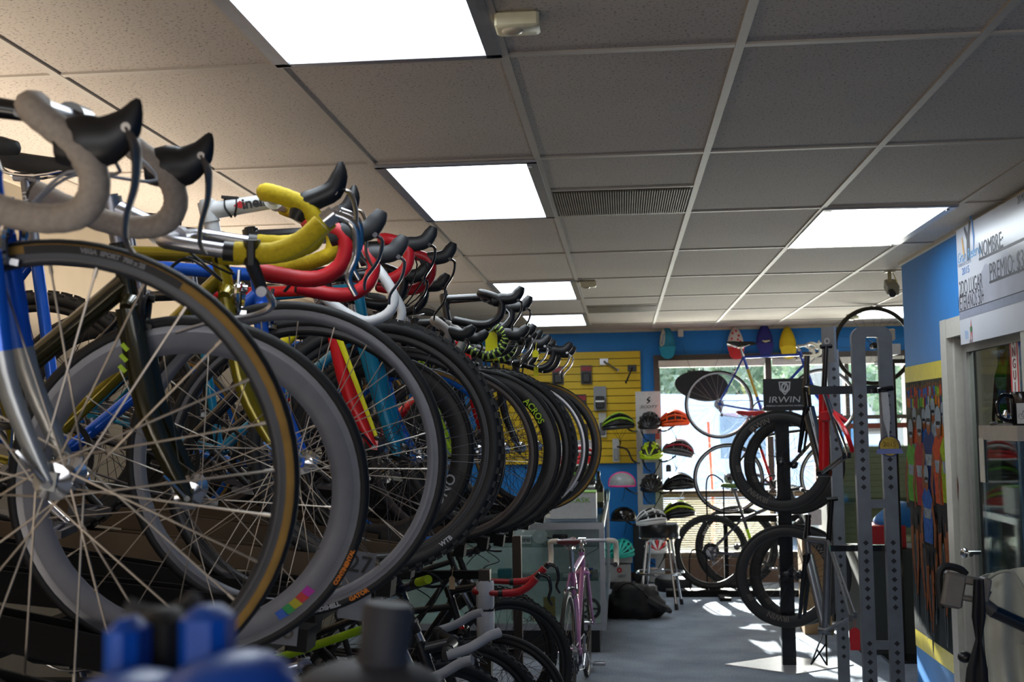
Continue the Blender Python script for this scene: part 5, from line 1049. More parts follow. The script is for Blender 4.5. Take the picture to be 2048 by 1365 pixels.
for k in range(9): a = PI-PI/2*k/8; out.append((xc-hwo+ro+math.cos(a)*ro, top_o-ro+math.sin(a)*ro)); inn.append((xc-hwi+ri+math.cos(a)*ri, top_i-ri+math.sin(a)*ri))
for k in range(9): a = PI/2-PI/2*k/8; out.append((xc+hwo-ro+math.cos(a)*ro, top_o-ro+math.sin(a)*ro)); inn.append((xc+hwi-ri+math.cos(a)*ri, top_i-ri+math.sin(a)*ri))
out = [(xc-hwo, zt-.075)]+out+[(xc+hwo, zt-.075)]; inn = [(xc-hwi, zt-.075)]+inn+[(xc+hwi, zt-.075)]; n = len(out); vs = []
for yy in (UY-.0235, UY+.02): vs += [(x, yy, z) for x, z in out]+[(x, yy, z) for x, z in inn]
fs = []
for k in range(n-1): fs += [(k, k+1, n+k+1, n+k), (2*n+k+1, 2*n+k, 3*n+k, 3*n+k+1), (k+1, k, 2*n+k, 2*n+k+1), (n+k, n+k+1, 3*n+k+1, 3*n+k)]
b.add(vs, fs); b.obj('top_arch', ZNC, tw_)
for z in (P(1740, 1008, UY).z, P(1740, 1290, UY).z): b = MB(); b.box2((x0, UY-.018, z-.02), (x1, UY-.012, z+.02)); b.obj('cross_plate', ZNC, tw_)
b = MB(); b.box2((x0-.05, UY-.3, 0), (x1+.05, UY+.3, .04)); b.obj('foot', ZNC, tw_)
U2 = 6.9; x2 = P(1672, 900, U2).x; tw2 = thing('frame_rack', 'single grey steel upright rack with diamond holes behind the tower', 'frame rack', (0, 0, 0)); p_ = upright(x2, U2, P(1660, 700, U2).z).obj('upright', ZNC, tw2); b = MB()
for zr0, zr1 in ((1.45, 1.95), (.3, 1.0)):
    z = zr0
    while z < zr1: diam(b, x2, U2, z); z += .05
b.obj('hole_pattern', HOLE, p_); b = MB(); b.box2((x2-.2, U2-.25, 0), (x2+.2, U2+.25, .035)); b.obj('foot', ZNC, tw2)
sg = MB(); c = P(1658, 690, U2-.1); sg.box(c, (.09, .02, .2), R=M.Rotation(-.9, 3, 'Z')); o = sg.obj('side_sign', mat('#6d6f74', .4, .3), tw2); text('crest', '8', .1, place(c+V((-.012, -.008, 0)), M.Rotation(-.9, 4, 'Z') @ FACE_CAM), mat('#9a9ca2', .4, .3), o)
# arms
def arm(px0, px1, py, Y, th, lab, par):
    a = P(px0, py, Y); c = P(px1, py, Y); b = MB(); b.box2((a.x, Y-.02, a.z-th), (c.x, Y+.015, a.z+th)); return b.obj('arm', CBK, par)
arm(1618, 1762, 782, UY+.05, .019, '', tw_); arm(1660, 1770, 1097, UY+.05, .014, '', tw_)
# hung frames (seen at a slant)
def hung_frame(label, pts, Y, yaw, fc, ftop, kw, st=None, red=False):
    """pts: pixel positions of head top, head low, seat cluster, bottom bracket, rear dropout, fork end, seat-post top; depth spreads along yaw"""
    t = thing('hung_frameset', label, 'bicycle frame', (0, 0, 0), 0, 'frames hung on the rack'); g = {}
    for k, (x, y, dy) in pts.items(): g[k] = P(x, y, Y+dy)
    r = kw.get('r', .018); b = MB(); b.tube([g['sc'], g['ht']], r, 10, ell=(1.2, .8)); b.tube([g['bb'], g['hl']], r*1.15, 10, ell=(1.5, .8)); b.tube([g['hl'], g['ht']], r*1.1, 12); b.tube([g['bb']+V((-.03, .02, 0)), g['bb']+V((.03, -.02, 0))], .024, 12)
    for s in (-1, 1):
        o_ = V((.02*s, .045*s, 0)); b.tube([g['bb']+o_*.5, g['rd']+o_], [.012, .008], 8); b.tube([g['sc']+o_*.25, g['rd']+o_], [.009, .0065], 8); b.box(g['rd']+o_, (.018, .01, .03))
    b.obj('main_frame', fc, t)
    b = MB(); b.tube([g['bb'], g['sc']], r*1.05, 10, ell=(1.3, .85)); b.obj('seat_tube', st or fc, t)
    b = MB()
    for s in (-1, 1):
        o_ = V((.02*s, .05*s, 0)); b.tube(catmull([g['hl']+o_*.6, g['hl']+(g['fe']-g['hl'])*.4+o_*.95, g['fe']+o_], 5), [.014, .012, .007], 8, ell=(1.3, .8))
    b.tube([g['hl']+V((0, 0, .0)), g['hl']+V((-.022, -.03, -.012))], .017, 8); b.tube([g['hl'], g['hl']+V((.02, .03, -.012))], .017, 8); b.obj('fork', kw.get('fk', fc), t)
    b = MB(); b.tube([g['ht'], g['stt']], .0155, 10); b.tube([g['ht'], g['ht']+(g['stt']-g['ht'])*.3], .02, 12); b.obj('steerer', CBK, t)
    b = MB(); b.tube([g['sc'], g['sp']], .0145, 10); b.tube([g['sp']+V((-.03, -.012, 0)), g['sp']+V((.03, .012, .004))], .012, 8); b.obj('seat_post', CBK, t)
    return t, g
f1, g1 = hung_frame('black and red race frame hung on the upper arm of the rack', dict(ht=(1612, 776, .1), hl=(1616, 815, .1), sc=(1648, 784, -.1), bb=(1648, 945, -.06), rd=(1693, 912, -.42), fe=(1603, 905, .2), sp=(1652, 694, -.12), stt=(1614, 712, .1)), 6.55, 0, CBK, 0, dict(r=.02, fk=CBK), st=mat('#c8141d', .3))
b = MB(); b.tube(catmull([g1['sc']+V((.03, -.03, -.1)), g1['rd']+V((0, 0, .12)), g1['rd']+V((.03, 0, .02))], 5), .012, 8); b.obj('seat_stay_red', mat('#c8141d', .3), f1)
b = MB(); X = g1['sc']; b.box(X+V((0, -.02, -.13)), (.05, .05, .06), bev=.01); b.tube([X+V((.02, -.05, -.1)), X+V((.1, -.06, -.16))], .013, 8); b.obj('brake_block', RED, f1)
b = MB(); A = g1['hl'].lerp(g1['bb'], .3)+V((-.004, -.034, 0)); B2 = g1['hl'].lerp(g1['bb'], .72)+V((-.004, -.034, 0)); b.tube([A, B2], .005, 6, ell=(1, .4)); b.obj('light_stripe', mat('#a9abb0', .5), f1)
f2, g2 = hung_frame('raw silver frame with black fork hung on the lower arm of the rack', dict(ht=(1614, 1078, .1), hl=(1617, 1110, .1), sc=(1657, 1082, -.1), bb=(1652, 1262, -.06), rd=(1706, 1234, -.42), fe=(1604, 1235, .2), sp=(1663, 1000, -.12), stt=(1617, 1030, .1)), 6.55, 0, mat('#8b8d94', .25, .8), 0, dict(r=.0165, fk=CBK))
b = MB()
for (a, c) in (((1648, 1262), (1622, 1330)), ((1652, 1266), (1654, 1332)), ((1622, 1330), (1651, 1290)), ((1634, 1300), (1653, 1330))): b.tube([P(*a, 6.5), P(*c, 6.45)], .005, 6)
b.obj('wire_stand', CBK, f2)
tagcard('price_tag', 'red price tag hanging from the raw silver frame', 1710, 1279, 5.58, .045, .1, mat('#c51a26', .5))
# sticker on the upright
c = P(1779, 893, UY-.03); b = MB(); n = 24; X = place(c, FACE_CAM); b.prism([(math.cos(2*PI*i/n)*.05, math.sin(2*PI*i/n)*.05) for i in range(n)], .002, X); b.cur = 1; b.prism([(-.062, -.035), (.062, -.035), (.055, -.012), (-.055, -.012)], .003, X); o = b.obj('round_sticker', [mat('#c0a23a', .5, noise=.3, scale=40), mat('#7a86c0', .5)]); tag(o, 'round gold and blue sticker on the grey upright', 'sticker'); b = MB(); ring_geo(b, (0, 0, .0022), .05, .044, X); b.obj('border', mat('#2f3b70', .5), o); text('lettering', '2015', .03, X @ M.Translation((0, .008, .0024)), mat('#7a5a18', .5), o)
# white folded garment hung on the rack tower
b = MB(); p = P(1770, 820, UY-.04); b.add([p+V(v) for v in ((-.014, -.02, .08), (.012, -.02, .08), (.018, -.02, -.03), (.01, -.02, -.13), (-.008, -.02, -.05), (-.014, .01, .08), (.012, .01, .08), (.018, .01, -.03), (.01, .0, -.13), (-.008, .01, -.05))], [(0, 4, 3, 2, 1), (5, 6, 7, 8, 9), (0, 1, 6, 5), (1, 2, 7, 6), (2, 3, 8, 7), (3, 4, 9, 8), (4, 0, 5, 9)]); o = b.obj('saddle_cover', mat('#c9ccd0', .5)); tag(o, 'white tapered saddle hung nose down on the tower arm', 'saddle'); b = MB(); b.tube([p+V((-.03, 0, .09)), p+V((.04, 0, .1))], .012, 8); b.obj('clamp', CBK, o)
# ---------------------------------------------------------------- alcove behind the rack
gc = thing('glass_cabinet', 'dim glass-front cabinet with slatted back behind the rack tower', 'cabinet', (0, 0, 0)); Yc = 9.9
a = P(1657, 895, Yc); XA0, XA1 = a.x, 3.4
b = MB(); n = 26
for i in range(n): z = .12+(a.z-.12)*i/n; b.box2((XA0+.02, Yc+.4, z+.0015), (XA1, Yc+.43, z+(a.z-.12)/n-.0015))
b.obj('slatted_back', mat('#b4b99c', .6), gc); b = MB(); b.box2((XA0+.02, Yc+.431, .1), (XA1, Yc+.45, a.z)); b.obj('back_panel', mat('#3c4034', .7), gc); b = MB(); b.box2((XA0, Yc, 0), (XA1, Yc+.45, .1)); b.obj('plinth', mat('#2e2f30', .5), gc); b = MB(); b.box2((XA0-.03, Yc, 0), (XA0+.02, Yc+.45, a.z)); b.obj('side_panel', mat('#2e2f30', .5), gc)
b = MB(); b.box2((XA0, Yc-.004, .1), (XA1, Yc, a.z)); b.box2((XA0, Yc, a.z), (XA1, Yc+.45, a.z+.008)); b.obj('glass_panel', GLASS, gc)
for z in (.5, .95): b = MB(); b.box2((XA0+.02, Yc+.02, z), (XA1, Yc+.4, z+.008)); b.obj('shelf', GL2, gc)
def simplebox(px0, py0, px1, py1, Y, d, m, name, label, cat, z0=None, grp=None):
    a = P(px0, py1, Y); c = P(px1, py0, Y); b = MB(); b.box2((a.x, Y, a.z if z0 is None else z0), (c.x, Y+d, c.z), bev=.006); o = b.obj(name, m); return tag(o, label, cat, grp)
simplebox(1742, 1052, 1812, 1098, 8.6, .3, mat('#a81a20', .5), 'red_crate', 'red crate on the shelf behind the rack tower', 'crate')
b = MB(); q = P(1790, 1052, 8.75); b.ellip((q.x, 8.75, q.z+.03), (.15, .14, .13), 20, 10, z0=-.2, fn=lambda v: V((v.x, v.y, v.z*(1.0+.5*v.x)))); o = b.obj('blue_bag', mat('#1a6cb4', .5)); tag(o, 'blue plastic bag lying on the red crate', 'bag')
b = MB(); q = P(1780, 1098, 8.7); b.box2((q.x-.25, 8.5, 0), (q.x+.35, 9.0, P(1780, 1098, 8.6).z-.002)); o = b.obj('low_cabinet', mat('#2b2e2a', .6)); tag(o, 'dark low cabinet under the red crate', 'cabinet')
bb_ = boxlogo(1604, 893, 1652, 1088, 9.3, .25, 'tall brown carton standing behind the carbon wheels', None, mat('#8a6d4c', .7), None, 0); bb_['label'] = 'tall brown carton standing behind the carbon wheels'
hh = P(1604, 893, 9.3).z; bb_.location.z = 0
for ch in bb_.children: ch.scale.z = 1
b = MB(); b.box((.0, -.127, hh*.62), (.1, .003, .12)); b.obj('shipping_label', WHT, bb_); b = MB(); b.box2((-.1, -.125, 0), (.1, .125, P(1604, 1088, 9.3).z)) if 0 else b.box((0, 0, .1), (.19, .25, .2)); 
text('lettering', 'B', .06, place((-.04, -.1295, hh*.62), FACE_CAM), BLK, bb_)
# red-brown door bar and notice beyond the rack
b = MB(); a = P(1692, 858, 12.2); c = P(1800, 846, 12.2); b.box2((a.x, YF-.06, a.z), (c.x+.4, YF-.02, c.z)); o = b.obj('push_bar', mat('#6b2f22', .4)); tag(o, 'dark red horizontal bar across the far window', 'bar')
b = MB(); a = P(1636, 985, 12.2); c = P(1642, 850, 12.2); b.box2((a.x, YF-.06, a.z), (c.x, YF-.03, c.z)); o = b.obj('red_bar', mat('#7c2f26', .5)); tag(o, 'dark red upright bar at the window behind the carbon wheels', 'bar')
cc_ = P(1748, 862, 12.25); nb = MB(); nb.box((cc_.x, YF-.028, cc_.z-.0), (.3, .003, .07)); o = nb.obj('window_notice', mat('#e9edf2', .5)); tag(o, 'white paper notice on the far glass behind the rack tower', 'notice'); text('lettering', 'PARKING AT', .036, place((cc_.x, YF-.031, cc_.z), FACE_CAM @ M.Scale(-1, 4, V((1, 0, 0)))), mat('#9aa2ac', .5), o)
# rolled white papers and hanging camera by the corner
b = MB(); p = P(1776, 690, 8.3)
for k in range(4): b.tube([p+V((-.07+.005*k, -.12, .02+.02*k)), p+V((.06, .1, .05+.018*k))], .014, 10)
b.box(p+V((.01, 0, -.035)), (.1, .2, .07)); o = b.obj('paper_rolls', mat('#d9dbe0', .5)); tag(o, 'stack of white rolled papers beside the mural wall', 'papers'); b = MB(); b.box((p.x+.03, 8.32, p.z-.12), (.18, .3, .03)); b.tube([(p.x+.03, 8.32, p.z-.13), (p.x+.03, 8.32, 0)], .016, 8); b.box((p.x+.03, 8.32, .01), (.25, .25, .02)); o = b.obj('tall_shelf_stand', CBK); tag(o, 'black stand carrying the white rolled papers', 'stand')
cm_ = thing('ceiling_camera', 'security camera hanging from the ceiling beside the mural wall', 'camera', (0, 0, 0)); p = PZ(1776, 535, CEIL); p = V((1.80, 7.95, CEIL)); q = P(1780, 575, 7.95); p.x = q.x
b = MB(); b.tube([(p.x, p.y, CEIL), (p.x, p.y, q.z+.03)], .012, 8); b.box((p.x, p.y, CEIL-.006), (.06, .06, .012)); b.obj('pole', mat('#a59a70', .5), cm_); b = MB(); b.box((p.x+.01, p.y, q.z+.0), (.075, .13, .07), R=M.Rotation(.5, 3, 'X'), bev=.008); b.obj('housing', mat('#8d8a7c', .4), cm_); b = MB(); b.cyl((p.x-.005, p.y-.05, q.z-.035), (p.x-.005, p.y-.09, q.z-.055), .022, 14); b.obj('lens', BLK, cm_); b = MB(); b.tube(catmull([(p.x+.02, p.y, CEIL-.01), (p.x+.04, p.y-.02, CEIL-.08), (p.x+.025, p.y, q.z+.03)], 4), .003, 5); b.obj('cable', mat('#c9b430', .5), cm_)
# ---------------------------------------------------------------- mural wall
XM = XR-.004
def onw(px, py): return PX(px, py, XM)
mu = thing('wall_mural', 'printed mural of road racers with yellow bands on the blue wall', 'mural', (0, 0, 0))
zt0, zt1, zb0, zb1 = 1.835, 1.93, .24, .34   # lower/upper edge of the yellow bands
MROAD = mat('#33393c', .85, noise=.2, scale=8, spec=.08); MTREE = mat('#3a3626', .85, noise=.6, scale=9, spec=.08)
ys = (DY1+.03, YC)
def wq(b, y0, y1, z0, z1, x=XM): b.add([(x, y1, z0), (x, y0, z0), (x, y0, z1), (x, y1, z1)], [(0, 1, 2, 3)])
def wpoly(b, pts, x): b.add([(x, y, z) for y, z in pts], [tuple(range(len(pts)))])
for (y0, y1) in ((DY1+.1, YC),):
    YB_ = mat('#dcc90a', .45)
    for za, zz in ((zt0, zt1), (zb0, zb1)): b = MB(); b.box2((XM, y0, za), (XR, y1, zz)); b.obj('yellow_band', YB_, mu)
    b = MB(); b.box2((XM-.001, y0, zb1), (XR, y1, .75)); b.obj('road_print', MROAD, mu); b = MB(); b.box2((XM-.001, y0, .75), (XR, y1, zt0)); b.obj('trees_print', MTREE, mu)
cols = ['#a8401c', '#1f4f94', '#4a8a1e', '#8a1c28', '#a85c18', '#7d858d', '#182a5a', '#7f9214']
mc = [mat(c, .85, noise=.3, scale=30, spec=.08) for c in cols]; SKN = mat('#7a4526', .85, noise=.25, spec=.08); HELM = mat('#7c838b', .85, spec=.08); TYR = mat('#6d7680', .85, spec=.08); BKD = mat('#1a1a1e', .85, spec=.08)
MCOL = mc+[SKN, HELM, TYR, BKD]
rnd = random.Random(11)
def rider(y, z, s, k, x, par):
    b = MB(); j = k % 8; e = lambda cy, cz, ry, rz, m, xx, n=14: (setattr(b, 'cur', m), wpoly(b, [(y+cy*s+ry*s*math.cos(-2*PI*i/n), z+cz*s+rz*s*math.sin(-2*PI*i/n)) for i in range(n)], xx))
    pl = lambda pts, m, xx: (setattr(b, 'cur', m), wpoly(b, [(y+p[0]*s, z+p[1]*s) for p in pts], xx))
    e(0, .34, .035, .34, 10, x); e(0, .34, .024, .31, 11, x-.0004)
    pl([(-.12, .75), (-.1, .45), (-.03, .2), (.0, .22), (-.05, .5), (-.02, .78)], 8, x-.0006); pl([(.12, .78), (.1, .5), (.03, .28), (.0, .3), (.05, .55), (.02, .8)], 8, x-.0006)
    pl([(-.13, .95), (-.1, .7), (-.02, .72), (0, .9)], 11, x-.0008); pl([(.13, .95), (.1, .72), (.02, .74), (0, .9)], 11, x-.0008)
    pl([(-.17, 1.28), (-.13, .92), (.13, .92), (.17, 1.28), (.08, 1.36), (-.08, 1.36)], j, x-.001)
    pl([(-.17, 1.28), (-.25, 1.05), (-.2, .86), (-.16, .88), (-.19, 1.04), (-.12, 1.2)], 8, x-.0012); pl([(.17, 1.28), (.25, 1.05), (.2, .86), (.16, .88), (.19, 1.04), (.12, 1.2)], 8, x-.0012)
    pl([(-.22, .86), (-.22, .9), (.22, .9), (.22, .86)], 11, x-.0013); pl([(-.1, 1.12), (.1, 1.12), (.12, 1.2), (-.12, 1.2)], 5, x-.0014)
    e(0, 1.42, .06, .085, 8, x-.0015); e(0, 1.48, .075, .075, 9, x-.0016); pl([(-.055, 1.43), (.055, 1.43), (.05, 1.455), (-.05, 1.455)], 11, x-.0017)
    o = b.obj('rider_print', MCOL, par); return o
spots = [(7.35, .72, .62, 0), (7.12, .74, .6, 1), (6.9, .7, .66, 5), (6.68, .74, .62, 4), (7.42, .40, .78, 2), (7.2, .33, .84, 3), (6.98, .45, .8, 6), (6.76, .36, .85, 0), (6.6, .42, .8, 7), (7.05, .26, .7, 1)]
for k, (y, z, s, c) in enumerate(spots): rider(y, z, s, c, XM-.0015-.002*k, mu)
b = MB()
for row in range(2):
    for k in range(22):
        y = 6.56+.045*k+rnd.uniform(-.015, .015); z = zt0-.05-.055*row+rnd.uniform(-.01, .01); xx = XM-.0016-.0004*(3-row)*0-.0002*row
        b.cur = rnd.randrange(8); wpoly(b, [(y-.02, z-.05), (y-.02, z+.005), (y+.02, z+.005), (y+.02, z-.05)][::-1], xx); b.cur = 8; wpoly(b, [(y+.011*math.cos(-2*PI*q/8), z+.016+.013*math.sin(-2*PI*q/8)) for q in range(8)], xx-.0001)
b.obj('crowd_print', MCOL, mu)
# ---------------------------------------------------------------- door in the mural wall
JW = mat('#b9b5ac', .5, noise=.04)
b = MB(); d_ = .05
b.box2((XR-d_, DY1, 0), (XR+.1, DY1+.11, DZ+.1)); b.box2((XR-d_, DY0-.1, 0), (XR+.1, DY0, DZ+.1)); b.box2((XR-d_+.002, DY0, DZ), (XR+.098, DY1, DZ+.098)); b.box2((XR-.02, DY1-.04, 0), (XR+.06, DY1-.001, DZ-.001)); b.box2((XR-.02, DY0+.001, 0), (XR+.06, DY0+.04, DZ-.001))
dr = struct('door_1', b, JW)
b = MB(); b.box2((XR+.02, DY1-.11, 0), (XR+.055, DY1-.045, DZ)); b.box2((XR+.02, DY0+.045, 0), (XR+.055, DY0+.12, DZ)); b.box2((XR+.021, DY0+.12, 0), (XR+.054, DY1-.11, .14)); b.box2((XR+.021, DY0+.12, DZ-.08), (XR+.054, DY1-.11, DZ-.002)); b.obj('door_stile', mat('#8e8b86', .45), dr)
b = MB(); b.box2((XR+.035, DY0+.1, .14), (XR+.041, DY1-.1, DZ-.08)); b.obj('pane', glassmat('#dbe4e4', .08, 'door_glass', .94, .14), dr)
b = MB(); q = PX(1945, 1106, XR-.02); b.cyl((XR+.02, q.y, q.z), (XR-.05, q.y, q.z), .012, 12); b.ellip((XR-.06, q.y, q.z), (.02, .028, .028), 14, 8); b.tube([(XR-.05, q.y, q.z), (XR-.055, q.y-.1, q.z)], .011, 8); b.obj('door_handle', CHR, dr)
# second print leaning behind the door glass
mp2 = thing('poster_board', 'tall racer poster standing behind the glazed door', 'poster', (0, 0, 0)); b = MB(); b.box2((XR+.3, DY0-.6, .02), (XR+.33, DY1+.3, 2.0)); b.obj('board', mat('#3f4038', .5, noise=.4, scale=9), mp2)
for k, (y, z, s, c) in enumerate(((6.62, .62, .95, 2), (6.35, .7, .98, 1), (6.08, .6, 1.0, 6), (5.8, .65, .95, 0), (6.5, .2, .9, 4), (6.15, .15, .9, 3))): rider(y, z, s, c, XR+.298-.002*k, mp2)
b = MB(); b.box2((XR+.1, DY0-.8, -.0), (XR+1.2, DY0-.75, CEIL)); b.box2((XR+1.15, DY0-.8, 0), (XR+1.2, YC-.12, CEIL)); o = struct('wall_store_room', b, CREAM)
# red safety label, vertical lettering on a strip beside the door
q = PX(2001, 740, XR-.03); b = MB(); b.box2((XR+.036, q.y-.055, q.z-.33), (XR+.0362-.004, q.y+.055, q.z+.33)); o = b.obj('safety_sign', mat('#d9d5ce', .5)); tag(o, 'tall white safety strip with red edges behind the mug', 'sign')
b = MB(); b.box2((XR+.0315, q.y-.055, q.z-.33), (XR+.032, q.y-.037, q.z+.33)); b.box2((XR+.0315, q.y+.037, q.z-.33), (XR+.032, q.y+.055, q.z+.33)); b.obj('red_edge', RED, o)
for i, ch in enumerate('EXTINGUISHER'): text('lettering', ch, .062, place((XR+.0308, q.y, q.z+.29-.053*i), FACE_LEFT), mat('#8d1f26', .5), o)
# ---------------------------------------------------------------- prize cheque banner
XB = XR-.055; bw0 = PX(1912, 462, XB); yb1 = bw0.y; yb0 = 4.3; zb_t, zb_b = CEIL-.03, PX(1920, 691, XB).z
bn = thing('cheque_banner', 'big white prize cheque board hung above the door', 'banner', (0, 0, 0)); b = MB(); b.box2((XB, yb0, zb_b), (XB+.012, yb1, zb_t)); b.obj('board', mat('#c8cad2', .25, noise=.03, scale=4), bn)
Hb = zb_t-zb_b
def bt(body, size, y, z, m=mat('#34343c', .5), sx=.8, **k): return text('lettering', body, size, place((XB-.0012, y, z), FACE_LEFT), m, bn, sx=sx, align='LEFT', ext=.0001, **k)
# faded mountain print and lower strip
b = MB(); x = XB-.0006
mt = [(yb1, zb_b+.13), (yb0, zb_b+.13), (yb0, zb_b+.34), (yb1-1.3, zb_b+.33), (yb1-1.05, zb_b+.37), (yb1-.9, zb_b+.32), (yb1-.74, zb_b+.36), (yb1-.6, zb_b+.31), (yb1-.45, zb_b+.35), (yb1-.36, zb_b+.30), (yb1-.2, zb_b+.22), (yb1, zb_b+.2)]
wpoly(b, mt, x); b.obj('mountain_print', mat('#a7a9b6', .3, noise=.12, scale=8), bn)
b = MB(); wq(b, yb0, yb1, zb_b+.125, zb_b+.165, XB-.0009); b.obj('grey_strip', mat('#8a90a2', .4), bn); b = MB(); wq(b, yb0, yb1, zb_b+.163, zb_b+.168, XB-.0011); b.obj('rule', mat('#2a2d3a', .5), bn)
DKT = mat('#33333b', .5)
def zat(px, py): return PX(px, py, XB)
q = zat(1958, 503); bt('NOMBRE:', .105, q.y, q.z); q = zat(1979, 548); bt('PREMIO: $3,500 PESOS', .12, q.y, q.z, sx=.8); q = zat(1919, 581); bt('2DO LUGAR', .105, q.y, q.z, sx=.66); q = zat(1916, 603); bt('VETERANOS 50+', .105, q.y, q.z-.02, sx=.56)
q = zat(1924, 545); bt('2015', .05, q.y, q.z, mat('#3a74b8', .5), sx=1.3); q = zat(1915, 520); bt('Gran Reserva', .075, q.y, q.z, mat('#5a98c8', .5), sx=.95, shear=.3); q = zat(1917, 533); bt('CARRERA DE CICLISMO', .026, q.y, q.z, mat('#7a86a0', .5), sx=.8); q = zat(2035, 402); bt('20 MAYO', .05, q.y, q.z)
b = MB()
q0 = zat(1958, 517); wq(b, q0.y-2, q0.y, q0.z-.012, q0.z, XB-.0012); q0 = zat(1979, 563); wq(b, q0.y-1.6, q0.y, q0.z-.012, q0.z, XB-.0012); b.obj('rule', DKT, bn)
q = zat(1936, 480); b = MB(); b.cur = 0; wpoly(b, [(q.y+.03, q.z-.1), (q.y-.02, q.z-.1), (q.y-.03, q.z+.02), (q.y-.06, q.z+.08), (q.y-.03, q.z+.09), (q.y, q.z+.03), (q.y+.05, q.z+.08), (q.y+.06, q.z+.06), (q.y+.02, q.z)][::-1], XB-.0012); b.cur = 1; wpoly(b, [(q.y-.08, q.z-.09), (q.y-.11, q.z+.0), (q.y-.08, q.z+.11), (q.y-.02, q.z+.12), (q.y-.07, q.z+.08), (q.y-.085, q.z)][::-1], XB-.0014); b.cur = 2; wpoly(b, [(q.y+.06, q.z-.08), (q.y+.09, q.z+.03), (q.y+.11, q.z+.02), (q.y+.085, q.z-.08)], XB-.0013); b.obj('logo', [DKT, mat('#3a78c0', .5), mat('#c79a5a', .5)], bn)
q = zat(1943, 666); b = MB(); b.cur = 0; wpoly(b, [(q.y+.025, q.z-.06), (q.y, q.z+.01), (q.y-.025, q.z-.06), (q.y-.008, q.z+.02), (q.y, q.z+.07), (q.y+.008, q.z+.02)][::-1], XB-.0013); b.cur = 1; wq(b, q.y-.016, q.y+.016, q.z+.005, q.z+.03, XB-.0015); b.obj('emblem', [RED, mat('#2f6d3c', .5)], bn); q = zat(1931, 668); bt('te', .09, q.y+.01, q.z, mat('#8fb4dc', .5)); q = zat(1943, 683); bt('CODE', .022, q.y+.03, q.z)
# ---------------------------------------------------------------- glass cabinet by the camera with mug
KX0 = 1.32; KY0, KY1 = 3.98, 4.40; q = P(1957, 858, KY1); KX0 = q.x; ZT = P(2030, 852, KY0).z
kc = thing('trophy_cabinet', 'tall glass cabinet with pale top shelf beside the door', 'cabinet', (0, 0, 0)); GX = XR-.07
for za, zz, nm in ((ZT-.05, ZT, 'top_panel'), (0, .1, 'plinth')): b = MB(); b.box2((KX0, KY0, za), (GX, KY1, zz)); b.obj(nm, mat('#b0a596', .5), kc)
b = MB()
for x in (KX0+.012, GX-.012):
    for y in (KY0+.012, KY1-.012): b.box2((x-.01, y-.01, .1), (x+.01, y+.01, ZT-.05))
b.obj('corner_post', ALU, kc); b = MB(); b.box2((KX0, KY0+.002, .1), (GX, KY0+.006, ZT-.05)); b.box2((KX0+.002, KY0, .1), (KX0+.006, KY1, ZT-.05)); b.obj('glass_panel', glassmat('#d2e2e0', .16, 'cabinet_glass', .9), kc)
for z in (.75, 1.12): b = MB(); b.box2((KX0+.02, KY0+.02, z), (GX-.02, KY1-.02, z+.008)); b.obj('shelf', GL2, kc)
b = MB(); b.box2((KX0-.004, KY1-.06, ZT-.20), (KX0-.001, KY1-.01, ZT-.045)); b.obj('paper_strip', mat('#cfc9bb', .6), kc)
for k, (c, z0, h, lab) in enumerate((('#6d1f2c', 1.128, .16, 'dark red folded jersey under the cabinet top'), ('#2f4f7d', .758, .14, 'blue folded jersey on the cabinet shelf'), ('#7a6a22', .902, .08, 'mustard folded jersey lying on the blue one'), ('#59202a', .1, .3, 'maroon bag on the cabinet floor'))):
    b = MB(); b.box(((KX0+GX)/2, (KY0+KY1)/2, z0+h/2+.002), ((GX-KX0)*.72, .42, h), bev=.03); o = b.obj('folded_jersey', mat(c, .8, noise=.2, scale=14)); tag(o, lab, 'jersey', 'clothing in the tall glass cabinet')
for k, (px, c) in enumerate(((1964, '#b01a24'),)):
    pass
q = P(2012, 820, KY0+.1); t = thing('coffee_mug', 'black mug with white bicycle drawing on the cabinet top', 'mug', (KX0+.05, KY0+.07, ZT)); hM = P(2010, 785, KY0+.08).z-ZT
b = MB(); b.lathe([(0, 0), (.04, 0), (.044, .006), (.045, hM-.004), (.043, hM), (.04, hM-.003), (.039, .008), (0, .008)], 32); b.obj('body', mat('#101014', .15), t)
b = MB(); b.tube(catmull([(-.042, 0, hM*.86), (-.07, 0, hM*.9), (-.088, 0, hM*.6), (-.08, 0, hM*.25), (-.042, 0, hM*.12)], 5), .007, 8); b.obj('handle', mat('#101014', .15), t)
b = MB(); n = 10; vs = []
for i in range(n+1):
    a = -PI/2-.9+1.7*i/n
    for z in (.006, hM*.66): vs.append((math.cos(a)*.0456, math.sin(a)*.0456, z))
b.add(vs, [(2*i, 2*i+2, 2*i+3, 2*i+1) for i in range(n)]); 
lb = b.obj('white_label', mat('#c9cacc', .4), t); b = MB()
def onm(u, z): a = -PI/2-.30+u/.0456; return (math.cos(a)*.0461, math.sin(a)*.0461, z)
for uc in (-.013, .013): b.tube([onm(uc+.0085*math.cos(2*PI*i/18), hM*.27+.0085*math.sin(2*PI*i/18)) for i in range(18)], .0006, 5, closed=True)
for A_, B2 in (((-.013, .27), (-.007, .43)), ((-.007, .43), (.008, .43)), ((.008, .43), (.013, .27)), ((-.007, .43), (.0, .27)), ((.0, .27), (-.013, .27)), ((.0, .27), (.008, .43)), ((.008, .43), (.0075, .5)), ((.0075, .5), (.013, .5))): b.tube([onm(A_[0], hM*A_[1]), onm(B2[0], hM*B2[1])], .0006, 5)
b.obj('bicycle_drawing', BLK, lb)
